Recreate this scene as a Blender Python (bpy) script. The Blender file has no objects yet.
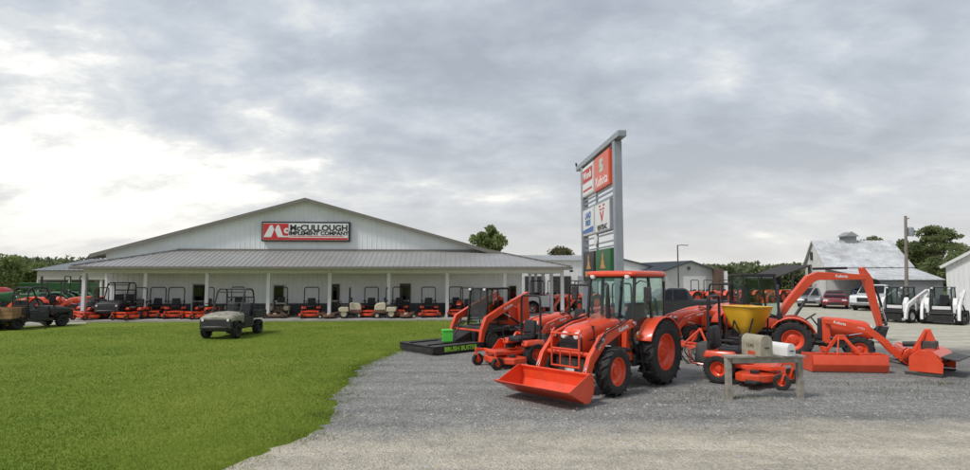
import bpy, bmesh, math, random
import numpy as np
from mathutils import Vector, Matrix, Euler
R = math.radians
PI = math.pi
random.seed(7)
SC = bpy.context.scene
COL = SC.collection

# ------------------------------------------------------------------ camera
F, CX, CY, HOR, CAMZ = 560.0, 485.0, 235.0, 277.0, 2.5
PITCH = math.atan((HOR - CY) / F)
cam_d = bpy.data.cameras.new('camera'); cam = bpy.data.objects.new('camera', cam_d); COL.objects.link(cam)
cam.location = (0, 0, CAMZ); cam.rotation_euler = (PI / 2 + PITCH, 0, 0)
cam_d.sensor_width = 36; cam_d.lens = 36 * F / 970; cam_d.clip_end = 6000; cam_d.clip_start = 0.1
SC.camera = cam
# ------------------------------------------------------------------ sky, sun, exposure
SUN_AZ, SUN_EL = R(-122), R(52)          # azimuth from +Y, negative = left
SUN_DIR = Vector((math.sin(SUN_AZ) * math.cos(SUN_EL), math.cos(SUN_AZ) * math.cos(SUN_EL), math.sin(SUN_EL)))
W = bpy.data.worlds.new('World'); SC.world = W; W.use_nodes = True
nt = W.node_tree; nt.nodes.clear()
def N(t, **kw):
    n = nt.nodes.new(t)
    for k, v in kw.items(): setattr(n, k, v)
    return n
L = lambda a, b: nt.links.new(a, b)
def nmath(op, a=None, b=None, c=None, clamp=False):
    n = N('ShaderNodeMath', operation=op); n.use_clamp = clamp
    for i, v in enumerate((a, b, c)):
        if v is None: continue
        if isinstance(v, (int, float)): n.inputs[i].default_value = v
        else: L(v, n.inputs[i])
    return n.outputs[0]
def nramp(fac, stops, interp='EASE'):
    n = N('ShaderNodeValToRGB'); cr = n.color_ramp; cr.interpolation = interp
    while len(cr.elements) < len(stops): cr.elements.new(0.5)
    for e, (p, c) in zip(cr.elements, stops): e.position = p; e.color = (*c, 1) if len(c) == 3 else c
    L(fac, n.inputs[0]); return n.outputs[0]
def nmix(f, a, b):
    n = N('ShaderNodeMix', data_type='RGBA')
    for i, v in ((0, f), (6, a), (7, b)):
        if isinstance(v, (int, float)): n.inputs[i].default_value = v
        elif isinstance(v, tuple): n.inputs[i].default_value = (*v, 1)
        else: L(v, n.inputs[i])
    return n.outputs[2]
sky = N('ShaderNodeTexSky', sky_type='NISHITA'); sky.sun_disc = False
sky.sun_elevation = SUN_EL; sky.sun_rotation = SUN_AZ; sky.dust_density = 2.0
tc = N('ShaderNodeTexCoord'); sep = N('ShaderNodeSeparateXYZ'); L(tc.outputs['Generated'], sep.inputs[0])
zz = nmath('ADD', nmath('MAXIMUM', sep.outputs[2], 0.0), 0.30)
comb = N('ShaderNodeCombineXYZ'); L(nmath('DIVIDE', sep.outputs[0], zz), comb.inputs[0]); L(nmath('DIVIDE', sep.outputs[1], zz), comb.inputs[1])
def cloudnoise(scale, detail, rough, off, dist=0.0):
    mp = N('ShaderNodeMapping'); mp.inputs['Location'].default_value = off; mp.inputs['Scale'].default_value = scale
    L(comb.outputs[0], mp.inputs[0])
    n = N('ShaderNodeTexNoise'); n.inputs['Scale'].default_value = 1.0; n.inputs['Detail'].default_value = detail
    n.inputs['Roughness'].default_value = rough; n.inputs['Distortion'].default_value = dist
    L(mp.outputs[0], n.inputs['Vector']); return n.outputs['Fac']
CLOUD_OFF = (3.1, 1.7, 0)
big = cloudnoise((0.75, 0.9, 1), 3, 0.5, CLOUD_OFF, 0.3)
mid = cloudnoise((2.0, 2.6, 1), 8, 0.55, (7.3, 2.9, 0), 0.25)
fine = cloudnoise((5.0, 6.5, 1), 7, 0.62, (1.3, 9.9, 0), 0.2)
dens = nmath('ADD', nmath('ADD', nmath('MULTIPLY', big, 0.40), nmath('MULTIPLY', mid, 0.43)), nmath('MULTIPLY', fine, 0.21))
# thinner cloud round the part of the sky where the light comes through (low, left of the building)
dotn = N('ShaderNodeVectorMath', operation='DOT_PRODUCT'); L(tc.outputs['Generated'], dotn.inputs[0])
gl = Vector((-0.72, 0.84, 0.20)).normalized(); dotn.inputs[1].default_value = gl
glow = nmath('POWER', nmath('MAXIMUM', dotn.outputs['Value'], 0.0), 26.0)
hz = nmath('POWER', nmath('SUBTRACT', 1.0, nmath('MINIMUM', nmath('MAXIMUM', sep.outputs[2], 0.0), 1.0)), 7.0)
dens = nmath('SUBTRACT', dens, nmath('ADD', nmath('MULTIPLY', glow, 0.125), nmath('MULTIPLY', hz, 0.05)))
dens = nmath('ADD', nmath('MULTIPLY', nmath('SUBTRACT', dens, 0.455), 1.6), 0.492)
ccol = nramp(dens, [(0.29, (8.5, 8.5, 8.3)), (0.36, (6.4, 6.4, 6.2)), (0.42, (4.6, 4.8, 4.95)), (0.49, (3.6, 3.92, 4.35)), (0.57, (3.0, 3.33, 3.8)), (0.68, (2.45, 2.75, 3.2))], 'LINEAR')
ccol = nmix(nmath('MULTIPLY', hz, 0.8, clamp=True), ccol, (5.35, 5.15, 4.75))
cover = nramp(dens, [(0.27, (0.75, 0.75, 0.75)), (0.38, (1, 1, 1))])
wcol = nmix(cover, sky.outputs[0], ccol)
bg = N('ShaderNodeBackground'); bg.inputs['Strength'].default_value = 0.1; L(wcol, bg.inputs['Color'])
wo = N('ShaderNodeOutputWorld'); L(bg.outputs[0], wo.inputs[0])
sun_d = bpy.data.lights.new('sun', 'SUN'); sun_d.energy = 1.5; sun_d.angle = R(12); sun_d.color = (1.0, 0.96, 0.9)
sun = bpy.data.objects.new('sun', sun_d); COL.objects.link(sun); sun.location = SUN_DIR * 60
sun.rotation_euler = SUN_DIR.to_track_quat('Z', 'Y').to_euler()
SC.view_settings.view_transform = 'Standard'; SC.view_settings.look = 'None'; SC.view_settings.gamma = 1
SC.view_settings.exposure = 0.72
try: SC.view_settings.use_curve_mapping = False
except Exception: pass

# ------------------------------------------------------------------ pixel helpers (directions only)
def ray(px, py):
    d = (px - CX) / F; e = (CY - py) / F
    return Vector((d, math.cos(PITCH) - e * math.sin(PITCH), math.sin(PITCH) + e * math.cos(PITCH)))
def gp(px, py, z=0.0):
    r = ray(px, py); t = (z - CAMZ) / r.z; return Vector((r.x * t, r.y * t, z))
def at(px, py, Y):
    r = ray(px, py); t = Y / r.y; return Vector((r.x * t, Y, CAMZ + r.z * t))

# ------------------------------------------------------------------ materials
MATS = {}
def mat(name, col, rough=0.5, metal=0.0, var=0.08, scale=6.0, bump=0.0, bscale=40.0, coat=0.0, dirt=0.0, dirtcol=(0.22, 0.19, 0.15), rvar=0.1):
    m = bpy.data.materials.new(name); m.use_nodes = True; MATS[name] = m
    global nt; old = nt; nt = m.node_tree
    b = nt.nodes['Principled BSDF']; tcn = N('ShaderNodeTexCoord')
    nz = N('ShaderNodeTexNoise'); nz.inputs['Scale'].default_value = scale; nz.inputs['Detail'].default_value = 6; nz.inputs['Roughness'].default_value = 0.6
    L(tcn.outputs['Object'], nz.inputs['Vector'])
    lo = tuple(c * (1 - 2.2 * var) for c in col); hi = tuple(min(1, c * (1 + 2.2 * var)) for c in col)
    c = nramp(nz.outputs['Fac'], [(0.25, lo), (0.75, hi)], 'LINEAR')
    if dirt > 0:
        n2 = N('ShaderNodeTexNoise'); n2.inputs['Scale'].default_value = scale * 0.6 + 1.3; n2.inputs['Detail'].default_value = 9; n2.inputs['Roughness'].default_value = 0.72
        L(tcn.outputs['Object'], n2.inputs['Vector'])
        f = nramp(n2.outputs['Fac'], [(0.48, (0, 0, 0)), (0.75, (dirt,) * 3)], 'LINEAR')
        c = nmix(f, c, dirtcol)
    L(c, b.inputs['Base Color'])
    L(nmath('ADD', nmath('MULTIPLY', nz.outputs['Fac'], 2 * rvar), rough - rvar, clamp=True), b.inputs['Roughness'])
    b.inputs['Metallic'].default_value = metal
    if coat: b.inputs['Coat Weight'].default_value = coat; b.inputs['Coat Roughness'].default_value = 0.12
    if bump:
        n3 = N('ShaderNodeTexNoise'); n3.inputs['Scale'].default_value = bscale; n3.inputs['Detail'].default_value = 5
        L(tcn.outputs['Object'], n3.inputs['Vector'])
        bp = N('ShaderNodeBump'); bp.inputs['Strength'].default_value = bump; bp.inputs['Distance'].default_value = 0.02
        L(n3.outputs['Fac'], bp.inputs['Height']); L(bp.outputs[0], b.inputs['Normal'])
    nt = old; return m
def glass_mat(name, tint, rough=0.02, keep=0.75):
    m = bpy.data.materials.new(name); m.use_nodes = True; MATS[name] = m
    global nt; old = nt; nt = m.node_tree; nt.nodes.clear()
    o = N('ShaderNodeOutputMaterial'); t = N('ShaderNodeBsdfTransparent'); t.inputs[0].default_value = (*[c * keep for c in tint], 1)
    g = N('ShaderNodeBsdfGlossy'); g.inputs['Roughness'].default_value = rough; g.inputs[0].default_value = (0.9, 0.95, 0.95, 1)
    fr = N('ShaderNodeLayerWeight'); fr.inputs[0].default_value = 0.5; ms = N('ShaderNodeMixShader')
    tcn = N('ShaderNodeTexCoord'); nz = N('ShaderNodeTexNoise'); nz.inputs['Scale'].default_value = 3; L(tcn.outputs['Object'], nz.inputs['Vector'])
    fac = nmath('ADD', nmath('MULTIPLY', nmath('POWER', fr.outputs['Facing'], 4.0), 0.7), nmath('ADD', nmath('MULTIPLY', nz.outputs['Fac'], 0.04), 0.03), clamp=True)
    L(fac, ms.inputs[0]); L(t.outputs[0], ms.inputs[1]); L(g.outputs[0], ms.inputs[2]); L(ms.outputs[0], o.inputs[0])
    nt = old; return m
mat('orange', (0.76, 0.072, 0.020), 0.38, var=0.07, scale=4, coat=0.4, dirt=0.3, dirtcol=(0.42, 0.16, 0.09))
mat('orange_worn', (0.66, 0.055, 0.013), 0.5, var=0.08, scale=5, dirt=0.4)
mat('orange_dull', (0.6, 0.07, 0.02), 0.5, var=0.08, scale=5, dirt=0.25)
mat('black', (0.018, 0.018, 0.02), 0.45, var=0.15, dirt=0.15)
mat('plastic', (0.03, 0.03, 0.033), 0.6, var=0.15, dirt=0.2)
mat('rubber', (0.022, 0.022, 0.022), 0.8, var=0.2, scale=9, bump=0.25, bscale=60, dirt=0.3, dirtcol=(0.16, 0.14, 0.11))
mat('seat', (0.022, 0.022, 0.026), 0.65, var=0.15, bump=0.2)
mat('steel', (0.42, 0.42, 0.43), 0.35, 1.0, var=0.1, dirt=0.2)
mat('chrome', (0.75, 0.75, 0.75), 0.12, 1.0, var=0.03)
mat('iron', (0.07, 0.068, 0.065), 0.6, 0.3, var=0.2, dirt=0.3)
mat('decal', (0.82, 0.82, 0.8), 0.5, var=0.03)
mat('black_ink', (0.015, 0.015, 0.017), 0.5, var=0.05)
mat('red_ink', (0.55, 0.03, 0.03), 0.5, var=0.05)
mat('blue_ink', (0.06, 0.16, 0.42), 0.5, var=0.1)
mat('lime_ink', (0.35, 0.75, 0.05), 0.5, var=0.05)
mat('amber', (0.8, 0.25, 0.02), 0.3, var=0.05)
mat('lamp_glass', (0.8, 0.82, 0.84), 0.12, var=0.1, scale=30, coat=0.6)
mat('white_paint', (0.78, 0.78, 0.77), 0.45, var=0.03, dirt=0.12)
mat('white_loader', (0.76, 0.76, 0.75), 0.4, var=0.03, coat=0.2, dirt=0.15)
mat('tan_paint', (0.62, 0.54, 0.40), 0.45, var=0.05, dirt=0.15)
mat('cream', (0.72, 0.66, 0.5), 0.5, var=0.05, dirt=0.2)
mat('brown_paint', (0.16, 0.085, 0.055), 0.5, var=0.12, dirt=0.3)
mat('camo', (0.29, 0.27, 0.215), 0.5, var=0.3, scale=5, dirt=0.2)
mat('green_paint', (0.014, 0.11, 0.028), 0.45, var=0.1, dirt=0.2)
mat('yellow_paint', (0.75, 0.42, 0.015), 0.5, var=0.05, dirt=0.15)
mat('poly_yellow', (0.90, 0.50, 0.025), 0.45, var=0.04, scale=2, coat=0.1, dirt=0.12)
mat('lime', (0.10, 0.62, 0.06), 0.45, var=0.04, dirt=0.1)
mat('red_paint', (0.42, 0.025, 0.03), 0.5, var=0.1, dirt=0.3)
mat('post_white', (0.70, 0.71, 0.72), 0.5, var=0.04, scale=3, dirt=0.1)
mat('siding', (0.84, 0.86, 0.89), 0.42, var=0.03, scale=1.2, dirt=0.06)
mat('wainscot', (0.075, 0.08, 0.085), 0.5, var=0.08, scale=2, dirt=0.15)
mat('porch_roof', (0.34, 0.338, 0.332), 0.34, 0.15, var=0.06, scale=0.8, dirt=0.12)
mat('trim_taupe', (0.20, 0.185, 0.165), 0.5, var=0.06, dirt=0.1)
mat('trim_white', (0.66, 0.66, 0.64), 0.5, var=0.04, dirt=0.1)
mat('concrete', (0.36, 0.345, 0.32), 0.85, var=0.1, scale=1.5, bump=0.1, dirt=0.3)
mat('wall_white', (0.72, 0.73, 0.73), 0.5, var=0.03, scale=0.7, dirt=0.12)
mat('wall_grey', (0.46, 0.48, 0.46), 0.5, var=0.05, scale=0.5, dirt=0.12)
mat('wall_beige', (0.42, 0.40, 0.36), 0.6, var=0.06, scale=0.6, dirt=0.2)
mat('roof_dark', (0.075, 0.09, 0.105), 0.5, 0.2, var=0.1, scale=0.5)
mat('roof_grey', (0.36, 0.37, 0.38), 0.45, 0.3, var=0.08, scale=0.6, dirt=0.2)
mat('tin_roof', (0.60, 0.61, 0.62), 0.5, 0.2, var=0.14, scale=0.7, dirt=0.75, dirtcol=(0.27, 0.23, 0.19))
mat('barn_wall', (0.74, 0.74, 0.71), 0.75, var=0.08, scale=1.4, dirt=0.35)
mat('barn_grey', (0.24, 0.25, 0.26), 0.6, var=0.08, scale=0.8, dirt=0.2)
mat('dark_wood', (0.045, 0.04, 0.038), 0.8, var=0.2)
mat('brown_trim', (0.12, 0.075, 0.055), 0.6, var=0.1)
mat('wood_weathered', (0.33, 0.30, 0.25), 0.85, var=0.18, scale=7, bump=0.35, bscale=25, dirt=0.3)
mat('wood_new', (0.30, 0.17, 0.08), 0.75, var=0.2, scale=4, bump=0.2)
mat('pole_wood', (0.23, 0.19, 0.16), 0.85, var=0.15, scale=3, bump=0.2)
mat('mailbox_tan', (0.36, 0.33, 0.25), 0.5, 0.0, var=0.12, scale=6, dirt=0.4, dirtcol=(0.25, 0.2, 0.12))
mat('galv', (0.33, 0.36, 0.40), 0.45, 0.3, var=0.06, scale=2, dirt=0.15)
mat('sign_white', (0.72, 0.73, 0.73), 0.35, var=0.03)
mat('sign_orange', (0.72, 0.10, 0.045), 0.35, var=0.06, scale=1.5)
mat('sign_green', (0.025, 0.13, 0.045), 0.35, var=0.05)
mat('sign_black', (0.035, 0.03, 0.035), 0.35, var=0.05)
mat('sign_tan', (0.55, 0.28, 0.10), 0.45, var=0.15)
mat('sign_mint', (0.45, 0.62, 0.52), 0.45, var=0.05)
mat('truck_grey', (0.03, 0.032, 0.035), 0.28, 0.3, var=0.08, coat=0.6)
mat('car_red', (0.20, 0.012, 0.018), 0.25, 0.2, var=0.05, coat=0.7)
mat('car_blue', (0.03, 0.07, 0.17), 0.25, 0.3, var=0.05, coat=0.7)
mat('car_white', (0.72, 0.73, 0.74), 0.25, var=0.03, coat=0.6)
mat('car_silver', (0.30, 0.31, 0.32), 0.25, 0.5, var=0.03, coat=0.6)
mat('bark', (0.10, 0.08, 0.06), 0.9, var=0.2, bump=0.4)
mat('door_dark', (0.03, 0.028, 0.028), 0.3, var=0.1)
mat('tarp_blue', (0.03, 0.05, 0.18), 0.5, var=0.1)
mat('asphalt', (0.055, 0.055, 0.056), 0.85, var=0.15, scale=2, bump=0.2)
mat('stone', (0.36, 0.355, 0.345), 0.9, var=0.3, scale=3)
glass_mat('glass', (0.80, 0.95, 0.91), keep=0.95); glass_mat('glass_mid', (0.72, 0.84, 0.82), keep=0.6); glass_mat('glass_dark', (0.35, 0.4, 0.4), keep=0.16)
def leaf_mat(name, dark, light, scale=0.8, con=1.0):
    m = bpy.data.materials.new(name); m.use_nodes = True; MATS[name] = m
    global nt; old = nt; nt = m.node_tree; b = nt.nodes['Principled BSDF']; tcn = N('ShaderNodeTexCoord')
    nz = N('ShaderNodeTexNoise'); nz.inputs['Scale'].default_value = scale; nz.inputs['Detail'].default_value = 5; L(tcn.outputs['Object'], nz.inputs['Vector'])
    n2 = N('ShaderNodeTexWhiteNoise'); geo = N('ShaderNodeNewGeometry'); L(geo.outputs['Random Per Island'], n2.inputs['Vector'])
    f = nmath('ADD', nmath('ADD', nmath('MULTIPLY', nmath('SUBTRACT', nz.outputs['Fac'], 0.5), 0.75 * con), 0.375), nmath('MULTIPLY', n2.outputs['Value'], 0.28))
    c = nramp(f, [(0.3, dark), (0.75, light)], 'LINEAR'); L(c, b.inputs['Base Color']); b.inputs['Roughness'].default_value = 0.8; b.inputs['Specular IOR Level'].default_value = 0.12
    tr = N('ShaderNodeBsdfTranslucent'); L(c, tr.inputs[0]); ms = N('ShaderNodeMixShader'); ms.inputs[0].default_value = 0.42
    L(b.outputs[0], ms.inputs[1]); L(tr.outputs[0], ms.inputs[2]); L(ms.outputs[0], nt.nodes['Material Output'].inputs[0])
    nt = old; return m
leaf_mat('leaf_mid', (0.13, 0.17, 0.06), (0.36, 0.42, 0.17))
leaf_mat('leaf_dark', (0.085, 0.115, 0.05), (0.29, 0.335, 0.15))
leaf_mat('leaf_olive', (0.09, 0.085, 0.045), (0.24, 0.22, 0.12))
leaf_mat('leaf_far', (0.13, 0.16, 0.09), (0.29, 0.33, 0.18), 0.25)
leaf_mat('grass_blade', (0.098, 0.162, 0.016), (0.25, 0.31, 0.05), 0.3, 2.4)
leaf_mat('weed', (0.10, 0.13, 0.035), (0.2, 0.22, 0.08), 2)

# ------------------------------------------------------------------ mesh builder
class MB:
    def __init__(s): s.v = []; s.f = []
    def add(s, vs, fs):
        o = len(s.v); s.v += [tuple(v) for v in vs]; s.f += [tuple(i + o for i in f) for f in fs]; return s
    def box(s, c, d, rot=(0, 0, 0), top=(1, 1)):
        c = Vector(c); e = Euler(rot).to_matrix(); hx, hy, hz_ = d[0] / 2, d[1] / 2, d[2] / 2; vs = []
        for z in (-1, 1):
            tx, ty = top if z > 0 else (1, 1)
            for x, y in ((-1, -1), (1, -1), (1, 1), (-1, 1)): vs.append(c + e @ Vector((x * hx * tx, y * hy * ty, z * hz_)))
        return s.add(vs, [(3, 2, 1, 0), (4, 5, 6, 7), (0, 1, 5, 4), (1, 2, 6, 5), (2, 3, 7, 6), (3, 0, 4, 7)])
    def b2(s, lo, hi, top=(1, 1)):
        return s.box([(a + b) / 2 for a, b in zip(lo, hi)], [b - a for a, b in zip(lo, hi)], top=top)
    def bar(s, p, q, w, h=None):
        p, q = Vector(p), Vector(q); h = h or w; d = (q - p).normalized()
        up = Vector((0, 0, 1)) if abs(d.z) < 0.95 else Vector((1, 0, 0))
        a = d.cross(up).normalized() * w / 2; b = a.cross(d).normalized() * h / 2
        vs = [o + i * a + j * b for o in (p, q) for i, j in ((-1, -1), (1, -1), (1, 1), (-1, 1))]
        return s.add(vs, [(0, 1, 2, 3), (7, 6, 5, 4), (0, 4, 5, 1), (1, 5, 6, 2), (2, 6, 7, 3), (3, 7, 4, 0)])
    def tube(s, pts, r, n=8, closed=False):
        pts = [Vector(p) for p in pts]; m = len(pts); rs = r if isinstance(r, (list, tuple)) else [r] * m
        vs, fs = [], []; prev = None
        for i, p in enumerate(pts):
            if closed: t = (pts[(i + 1) % m] - pts[i - 1]).normalized()
            else: t = ((pts[min(i + 1, m - 1)] - p).normalized() + (p - pts[max(i - 1, 0)]).normalized()).normalized()
            if prev is None:
                u = Vector((0, 0, 1)) if abs(t.z) < 0.9 else Vector((1, 0, 0)); a = t.cross(u).normalized()
            else: a = (prev - t * prev.dot(t)).normalized()
            prev = a; b = t.cross(a)
            for k in range(n):
                an = 2 * PI * k / n; vs.append(p + rs[i] * (math.cos(an) * a + math.sin(an) * b))
        for i in range(m if closed else m - 1):
            j = (i + 1) % m
            for k in range(n): fs.append((i * n + k, i * n + (k + 1) % n, j * n + (k + 1) % n, j * n + k))
        if not closed: fs.append(tuple(range(n - 1, -1, -1))); fs.append(tuple((m - 1) * n + k for k in range(n)))
        return s.add(vs, fs)
    def cyl(s, p, q, r, n=12, r1=None): return s.tube([p, q], [r, r if r1 is None else r1], n)
    def prism(s, poly, a, b, plane='xz'):
        def P(u, v, w): return {'xz': (u, w, v), 'xy': (u, v, w), 'yz': (w, u, v)}[plane]
        n = len(poly); vs = [P(u, v, a) for u, v in poly] + [P(u, v, b) for u, v in poly]
        return s.add(vs, [tuple(range(n)), tuple(range(2 * n - 1, n - 1, -1))] + [(i, i + n, (i + 1) % n + n, (i + 1) % n) for i in range(n)])
    def strip(s, pts, ws, a, b):
        n = len(pts); up, dn = [], []
        for i, (x, z) in enumerate(pts):
            p0 = pts[max(i - 1, 0)]; p1 = pts[min(i + 1, n - 1)]; d = Vector((p1[0] - p0[0], p1[1] - p0[1])).normalized()
            w = ws[i] / 2; up.append((x - d.y * w, z + d.x * w)); dn.append((x + d.y * w, z - d.x * w))
        return s.prism(up + dn[::-1], a, b)
    def lathe(s, prof, c=(0, 0, 0), n=24, axis='y'):
        vs, fs = [], []; m = len(prof)
        for k in range(n):
            an = 2 * PI * k / n; ca, sa = math.cos(an), math.sin(an)
            for r, h in prof:
                p = {'y': (r * ca, h, r * sa), 'z': (r * ca, r * sa, h), 'x': (h, r * ca, r * sa)}[axis]
                vs.append((p[0] + c[0], p[1] + c[1], p[2] + c[2]))
        for k in range(n):
            k2 = (k + 1) % n
            for i in range(m - 1): fs.append((k * m + i, k * m + i + 1, k2 * m + i + 1, k2 * m + i))
        return s.add(vs, fs)
    def loft(s, rings, caps=True):
        n = len(rings[0]); vs = [p for r in rings for p in r]; fs = []
        for i in range(len(rings) - 1):
            for k in range(n): fs.append((i * n + k, i * n + (k + 1) % n, (i + 1) * n + (k + 1) % n, (i + 1) * n + k))
        if caps: fs.append(tuple(range(n - 1, -1, -1))); fs.append(tuple((len(rings) - 1) * n + k for k in range(n)))
        return s.add(vs, fs)
    def build(s, name, m, parent=None, bevel=0.0, seg=2, ang=None, smooth=True, loc=None):
        if ang is None: ang = 22 if bevel else 38
        me = bpy.data.meshes.new(name); bm = bmesh.new()
        bv = [bm.verts.new(v) for v in s.v]
        for f in s.f:
            if len(set(f)) > 2:
                try: bm.faces.new([bv[i] for i in f])
                except ValueError: pass
        bmesh.ops.remove_doubles(bm, verts=bm.verts, dist=1e-5)
        bmesh.ops.recalc_face_normals(bm, faces=bm.faces)
        if bevel:
            ed = [e for e in bm.edges if len(e.link_faces) == 2 and e.calc_face_angle(0) > R(30)]
            bmesh.ops.bevel(bm, geom=ed, offset=bevel, segments=seg, profile=0.5, affect='EDGES', clamp_overlap=True)
        bm.to_mesh(me); bm.free()
        if smooth:
            me.polygons.foreach_set('use_smooth', [True] * len(me.polygons)); me.set_sharp_from_angle(angle=R(ang))
        me.materials.append(MATS[m] if isinstance(m, str) else m)
        o = bpy.data.objects.new(name, me); COL.objects.link(o)
        if parent is not None: o.parent = parent
        if loc is not None: o.location = loc
        return o
def tag(o, label=None, cat=None, group=None, kind=None):
    for k, v in (('label', label), ('category', cat), ('group', group), ('kind', kind)):
        if v: o[k] = v
    return o
def thing(name, label, cat, loc=(0, 0, 0), rz=0.0, group=None):
    o = bpy.data.objects.new(name, None); COL.objects.link(o); o.location = loc; o.rotation_euler = (0, 0, rz)
    o.empty_display_size = 0.2
    return tag(o, label, cat, group)
CHILDREN = {}
def copy_tree(o, parent=None):
    c = o.copy(); COL.objects.link(c)
    if parent is not None: c.parent = parent
    for ch in list(o.children): copy_tree(ch, c)
    return c
def put(proto, used, loc, rz, label, group=None):
    o = copy_tree(proto) if used[0] else proto
    used[0] = True; o.location = loc; o.rotation_euler = (0, 0, rz); tag(o, label, None, group); return o
def poly_mesh(name, verts, faces, m, parent=None):
    me = bpy.data.meshes.new(name); me.from_pydata([tuple(v) for v in verts], [], faces); me.update()
    me.materials.append(MATS[m] if isinstance(m, str) else m)
    o = bpy.data.objects.new(name, me); COL.objects.link(o)
    if parent is not None: o.parent = parent
    return o
def text(s, size, m, parent, loc, xd, yd, name='lettering', ext=0.004, sx=1.0, align='CENTER', bold=0.0, shear=0.0):
    cu = bpy.data.curves.new('t', 'FONT'); cu.body = s; cu.size = size; cu.align_x = align; cu.align_y = 'CENTER'; cu.extrude = ext
    cu.offset = bold; cu.shear = shear; cu.resolution_u = 3
    t = bpy.data.objects.new('t', cu); COL.objects.link(t)
    me = bpy.data.meshes.new_from_object(t.evaluated_get(bpy.context.evaluated_depsgraph_get()))
    bpy.data.objects.remove(t); bpy.data.curves.remove(cu)
    xd, yd = Vector(xd).normalized(), Vector(yd).normalized(); zd = xd.cross(yd)
    M = Matrix((xd * sx, yd, zd)).transposed().to_4x4(); M.translation = Vector(loc); me.transform(M)
    me.materials.clear(); me.materials.append(MATS[m]); me.name = name
    o = bpy.data.objects.new(name, me); COL.objects.link(o); o.parent = parent; return o
# ------------------------------------------------------------------ wheels
WC = {}
def wheel(root, c, rad, w, rr, rim='orange', style='ag', side=1, nm='wheel', steer=0.0):
    key = (rad, w, rr, rim, style)
    if key in WC:
        o = WC[key].copy(); COL.objects.link(o); r = WC[key].children[0].copy(); COL.objects.link(r); r.parent = o
    else:
        h = w / 2; b = MB(); n = 32 if rad > 0.35 else 22
        base = rad - (0.04 if style == 'ag' else 0.015 if style == 'turf' else 0.0)
        prof = [(rr * 0.97, -h * 0.72), (rr * 1.05, -h * 0.86), ((rr + base) / 2, -h), (base * 0.95, -h * 0.93), (base, -h * 0.66), (base * 1.004, 0),
                (base, h * 0.66), (base * 0.95, h * 0.93), ((rr + base) / 2, h), (rr * 1.05, h * 0.86), (rr * 0.97, h * 0.72)]
        b.lathe(prof, n=n)
        if style == 'ag':
            nl = 18 if rad > 0.6 else 15
            for k in range(nl):
                for s in (-1, 1):
                    a0 = 2 * PI * (k + (0.5 if s > 0 else 0)) / nl; vs = []
                    for (y, da, r0, r1) in ((0.02 * s * h, 0.0, base - 0.02, rad), (0.55 * s * h, 0.13, base - 0.02, rad * 0.998), (s * h * 1.0, 0.24, base * 0.9, rad * 0.962)):
                        for sg in (-1, 1):
                            an = a0 + da + sg * 0.085 * (0.42 if sg < 0 else 0.42) * (18 / nl)
                            for r_ in (r0, r1): vs.append((r_ * math.cos(an), y, r_ * math.sin(an)))
                    b.add(vs, [(0, 1, 3, 2), (8, 10, 11, 9), (0, 4, 5, 1), (4, 8, 9, 5), (2, 3, 7, 6), (6, 7, 11, 10), (1, 5, 7, 3), (5, 9, 11, 7), (0, 2, 6, 4), (4, 6, 10, 8)])
        elif style == 'turf':
            nl = 26
            for k in range(nl):
                for j, y in enumerate((-0.6, -0.2, 0.2, 0.6)):
                    an = 2 * PI * (k + 0.5 * (j % 2)) / nl
                    b.box((math.cos(an) * base, y * h, math.sin(an) * base), (rad * 0.14, h * 0.33, 0.03), rot=(0, -an + PI / 2, 0))
        o = b.build(nm, 'rubber', None, ang=40)
        r = MB(); r.lathe([(0, -h * 0.25), (rr * 0.8, -h * 0.25), (rr * 0.9, -h * 0.72), (rr * 1.0, -h * 0.76), (rr * 1.02, h * 0.76), (rr * 0.93, h * 0.76), (rr * 0.84, h * 0.3),
                 (rr * 0.62, h * 0.12), (rr * 0.40, h * 0.32), (rr * 0.36, h * 0.52), (rr * 0.16, h * 0.56), (0, h * 0.58)], n=n)
        for k in range(6 if rad > 0.3 else 4):
            a = 2 * PI * k / (6 if rad > 0.3 else 4); r.cyl((rr * 0.28 * math.cos(a), h * 0.5, rr * 0.28 * math.sin(a)), (rr * 0.28 * math.cos(a), h * 0.66, rr * 0.28 * math.sin(a)), rr * 0.05, 6)
        r.build('rim', rim, o)
        WC[key] = o
    o.parent = root; o.location = c; o.rotation_euler = (0, random.uniform(0, 6), (PI if side < 0 else 0) + steer)
    o.rotation_mode = 'ZYX' if False else 'XYZ'
    return o
def arc(cx, cz, r, a0, a1, n):
    return [(cx + r * math.cos(R(a0 + (a1 - a0) * i / n)), cz + r * math.sin(R(a0 + (a1 - a0) * i / n))) for i in range(n + 1)]
def cylinder_part(root, p, q, r=0.035, split=0.6, m='black'):
    p, q = Vector(p), Vector(q); mid = p + (q - p) * split
    o = MB().cyl(p, mid, r, 10).build('hydraulic_cylinder', m, root)
    MB().cyl(mid - (q - p) * 0.02, q, r * 0.55, 8).build('rod', 'chrome', o); return o
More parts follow.
